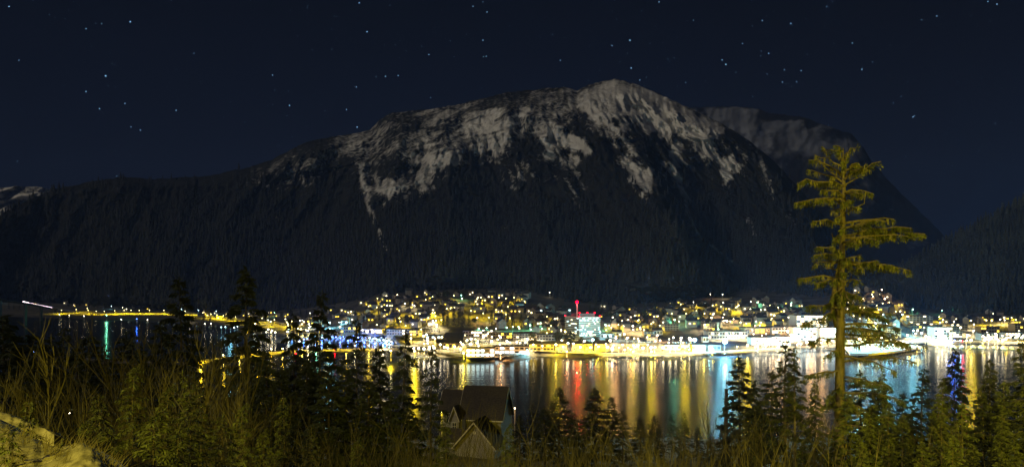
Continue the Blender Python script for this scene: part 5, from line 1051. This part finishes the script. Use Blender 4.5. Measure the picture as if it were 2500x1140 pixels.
# ---- street lamps on the road behind the viewpoint
def road_lamp(x, y, z, kw, aim=None, cone=80, col=(1, .85, .07)):
    zg = float(ng(x, y)); root = empty("street_lamp", (x, y, zg)); q = MB(); q.tube([(0, 0, -.5), (0, 0, z - zg - .3)], [.12, .08], 8); q.tube([(0, 0, z - zg - .3), (0, .8, z - zg), (0, 1.6, z - zg + .05)], [.05, .05, .05], 6); link("pole", q.mesh("pole", M['metal']), None, root)
    q = MB(); q.ball((0, 1.8, z - zg + .02), .22, 10, 6, .5); link("lamp_head", q.mesh("lamp_head", EM['y']), None, root)
    l = bpy.data.lights.new("lamp_light", 'SPOT' if aim else 'POINT'); l.energy = kw * 1000; l.color = col; l.shadow_soft_size = .12
    lo = bpy.data.objects.new("lamp_light", l); COL.objects.link(lo); lo.location = (x, y + 1.9, z - .25)
    if aim:
        from mathutils import Vector
        l.spot_size = R(cone); l.spot_blend = 1.0; lo.rotation_euler = (Vector(aim) - lo.location).to_track_quat('-Z', 'Y').to_euler()
    tag(root, f"sodium street lamp on the road {'right' if x > 0 else 'left'} of the viewpoint", "street lamp")
road_lamp(22, -9, 84.0, 104, (23, 36, 68), 82)
road_lamp(-15, -9, 82.0, 34)

def dry_grass():
    rr = np.random.RandomState(66); n = 5200; px = rr.uniform(-60, 330, n); py = rr.uniform(1000, 1150, n); e = interp([(-120,985),(0,1030),(75,1072),(130,1092),(205,1086),(262,1122),(330,1180)], px)
    k = (py > e - 14) & ((rr.rand(n) < .16) | ((np.abs(py - e) < 14) & (rr.rand(n) < .5))); k &= fbm(px / 26, py / 22, 3, 12) > .52; px, py = px[k], py[k]; n = len(px)
    d = 8.0 + (4.6 - 8.0) * np.clip((py - 1040) / 380, 0, 1) ** .7; c = np.stack([(px - 1250) / F * d, d, H - (py - HZ) / F * d - .03], 1); L_ = .06 + .14 * rr.rand(n); dr = np.stack([rr.randn(n) * .55 + .35, rr.randn(n) * .3, np.ones(n) * .9], 1); dr /= np.linalg.norm(dr, axis=1)[:, None]
    side = np.tile([.0045, 0, 0], (n, 1)); V = np.stack([c - side, c + side, c + dr * L_[:, None] + (.03, 0, -.02)], 1).reshape(-1, 3)
    tag(link("dry_grass", npmesh("dry_grass", V, np.arange(n * 3).reshape(-1, 3), mat("dry_grass", (.09, .07, .03), .9, .5, 8))), "dry grass and dead stalks sticking out of the snow bank", "grass", kind="stuff")
dry_grass()
flush()
# ------------------------------------------------------------------ night haze
def haze():
    q = MB(); q.box(-7000, 7000, -70, 8600, -8, 1250); m = bpy.data.materials.new("haze"); m.use_nodes = True; n = m.node_tree; n.nodes.clear()
    v = n.nodes.new("ShaderNodeVolumePrincipled"); o = n.nodes.new("ShaderNodeOutputMaterial"); v.inputs["Color"].default_value = (.27, .43, 1, 1); v.inputs["Density"].default_value = 3.1e-5; v.inputs["Anisotropy"].default_value = 0.0
    n.links.new(v.outputs[0], o.inputs["Volume"]); tag(link("haze", q.mesh("haze", m)), "thin blue night haze over the channel and mountain", "haze", kind="stuff")
haze()
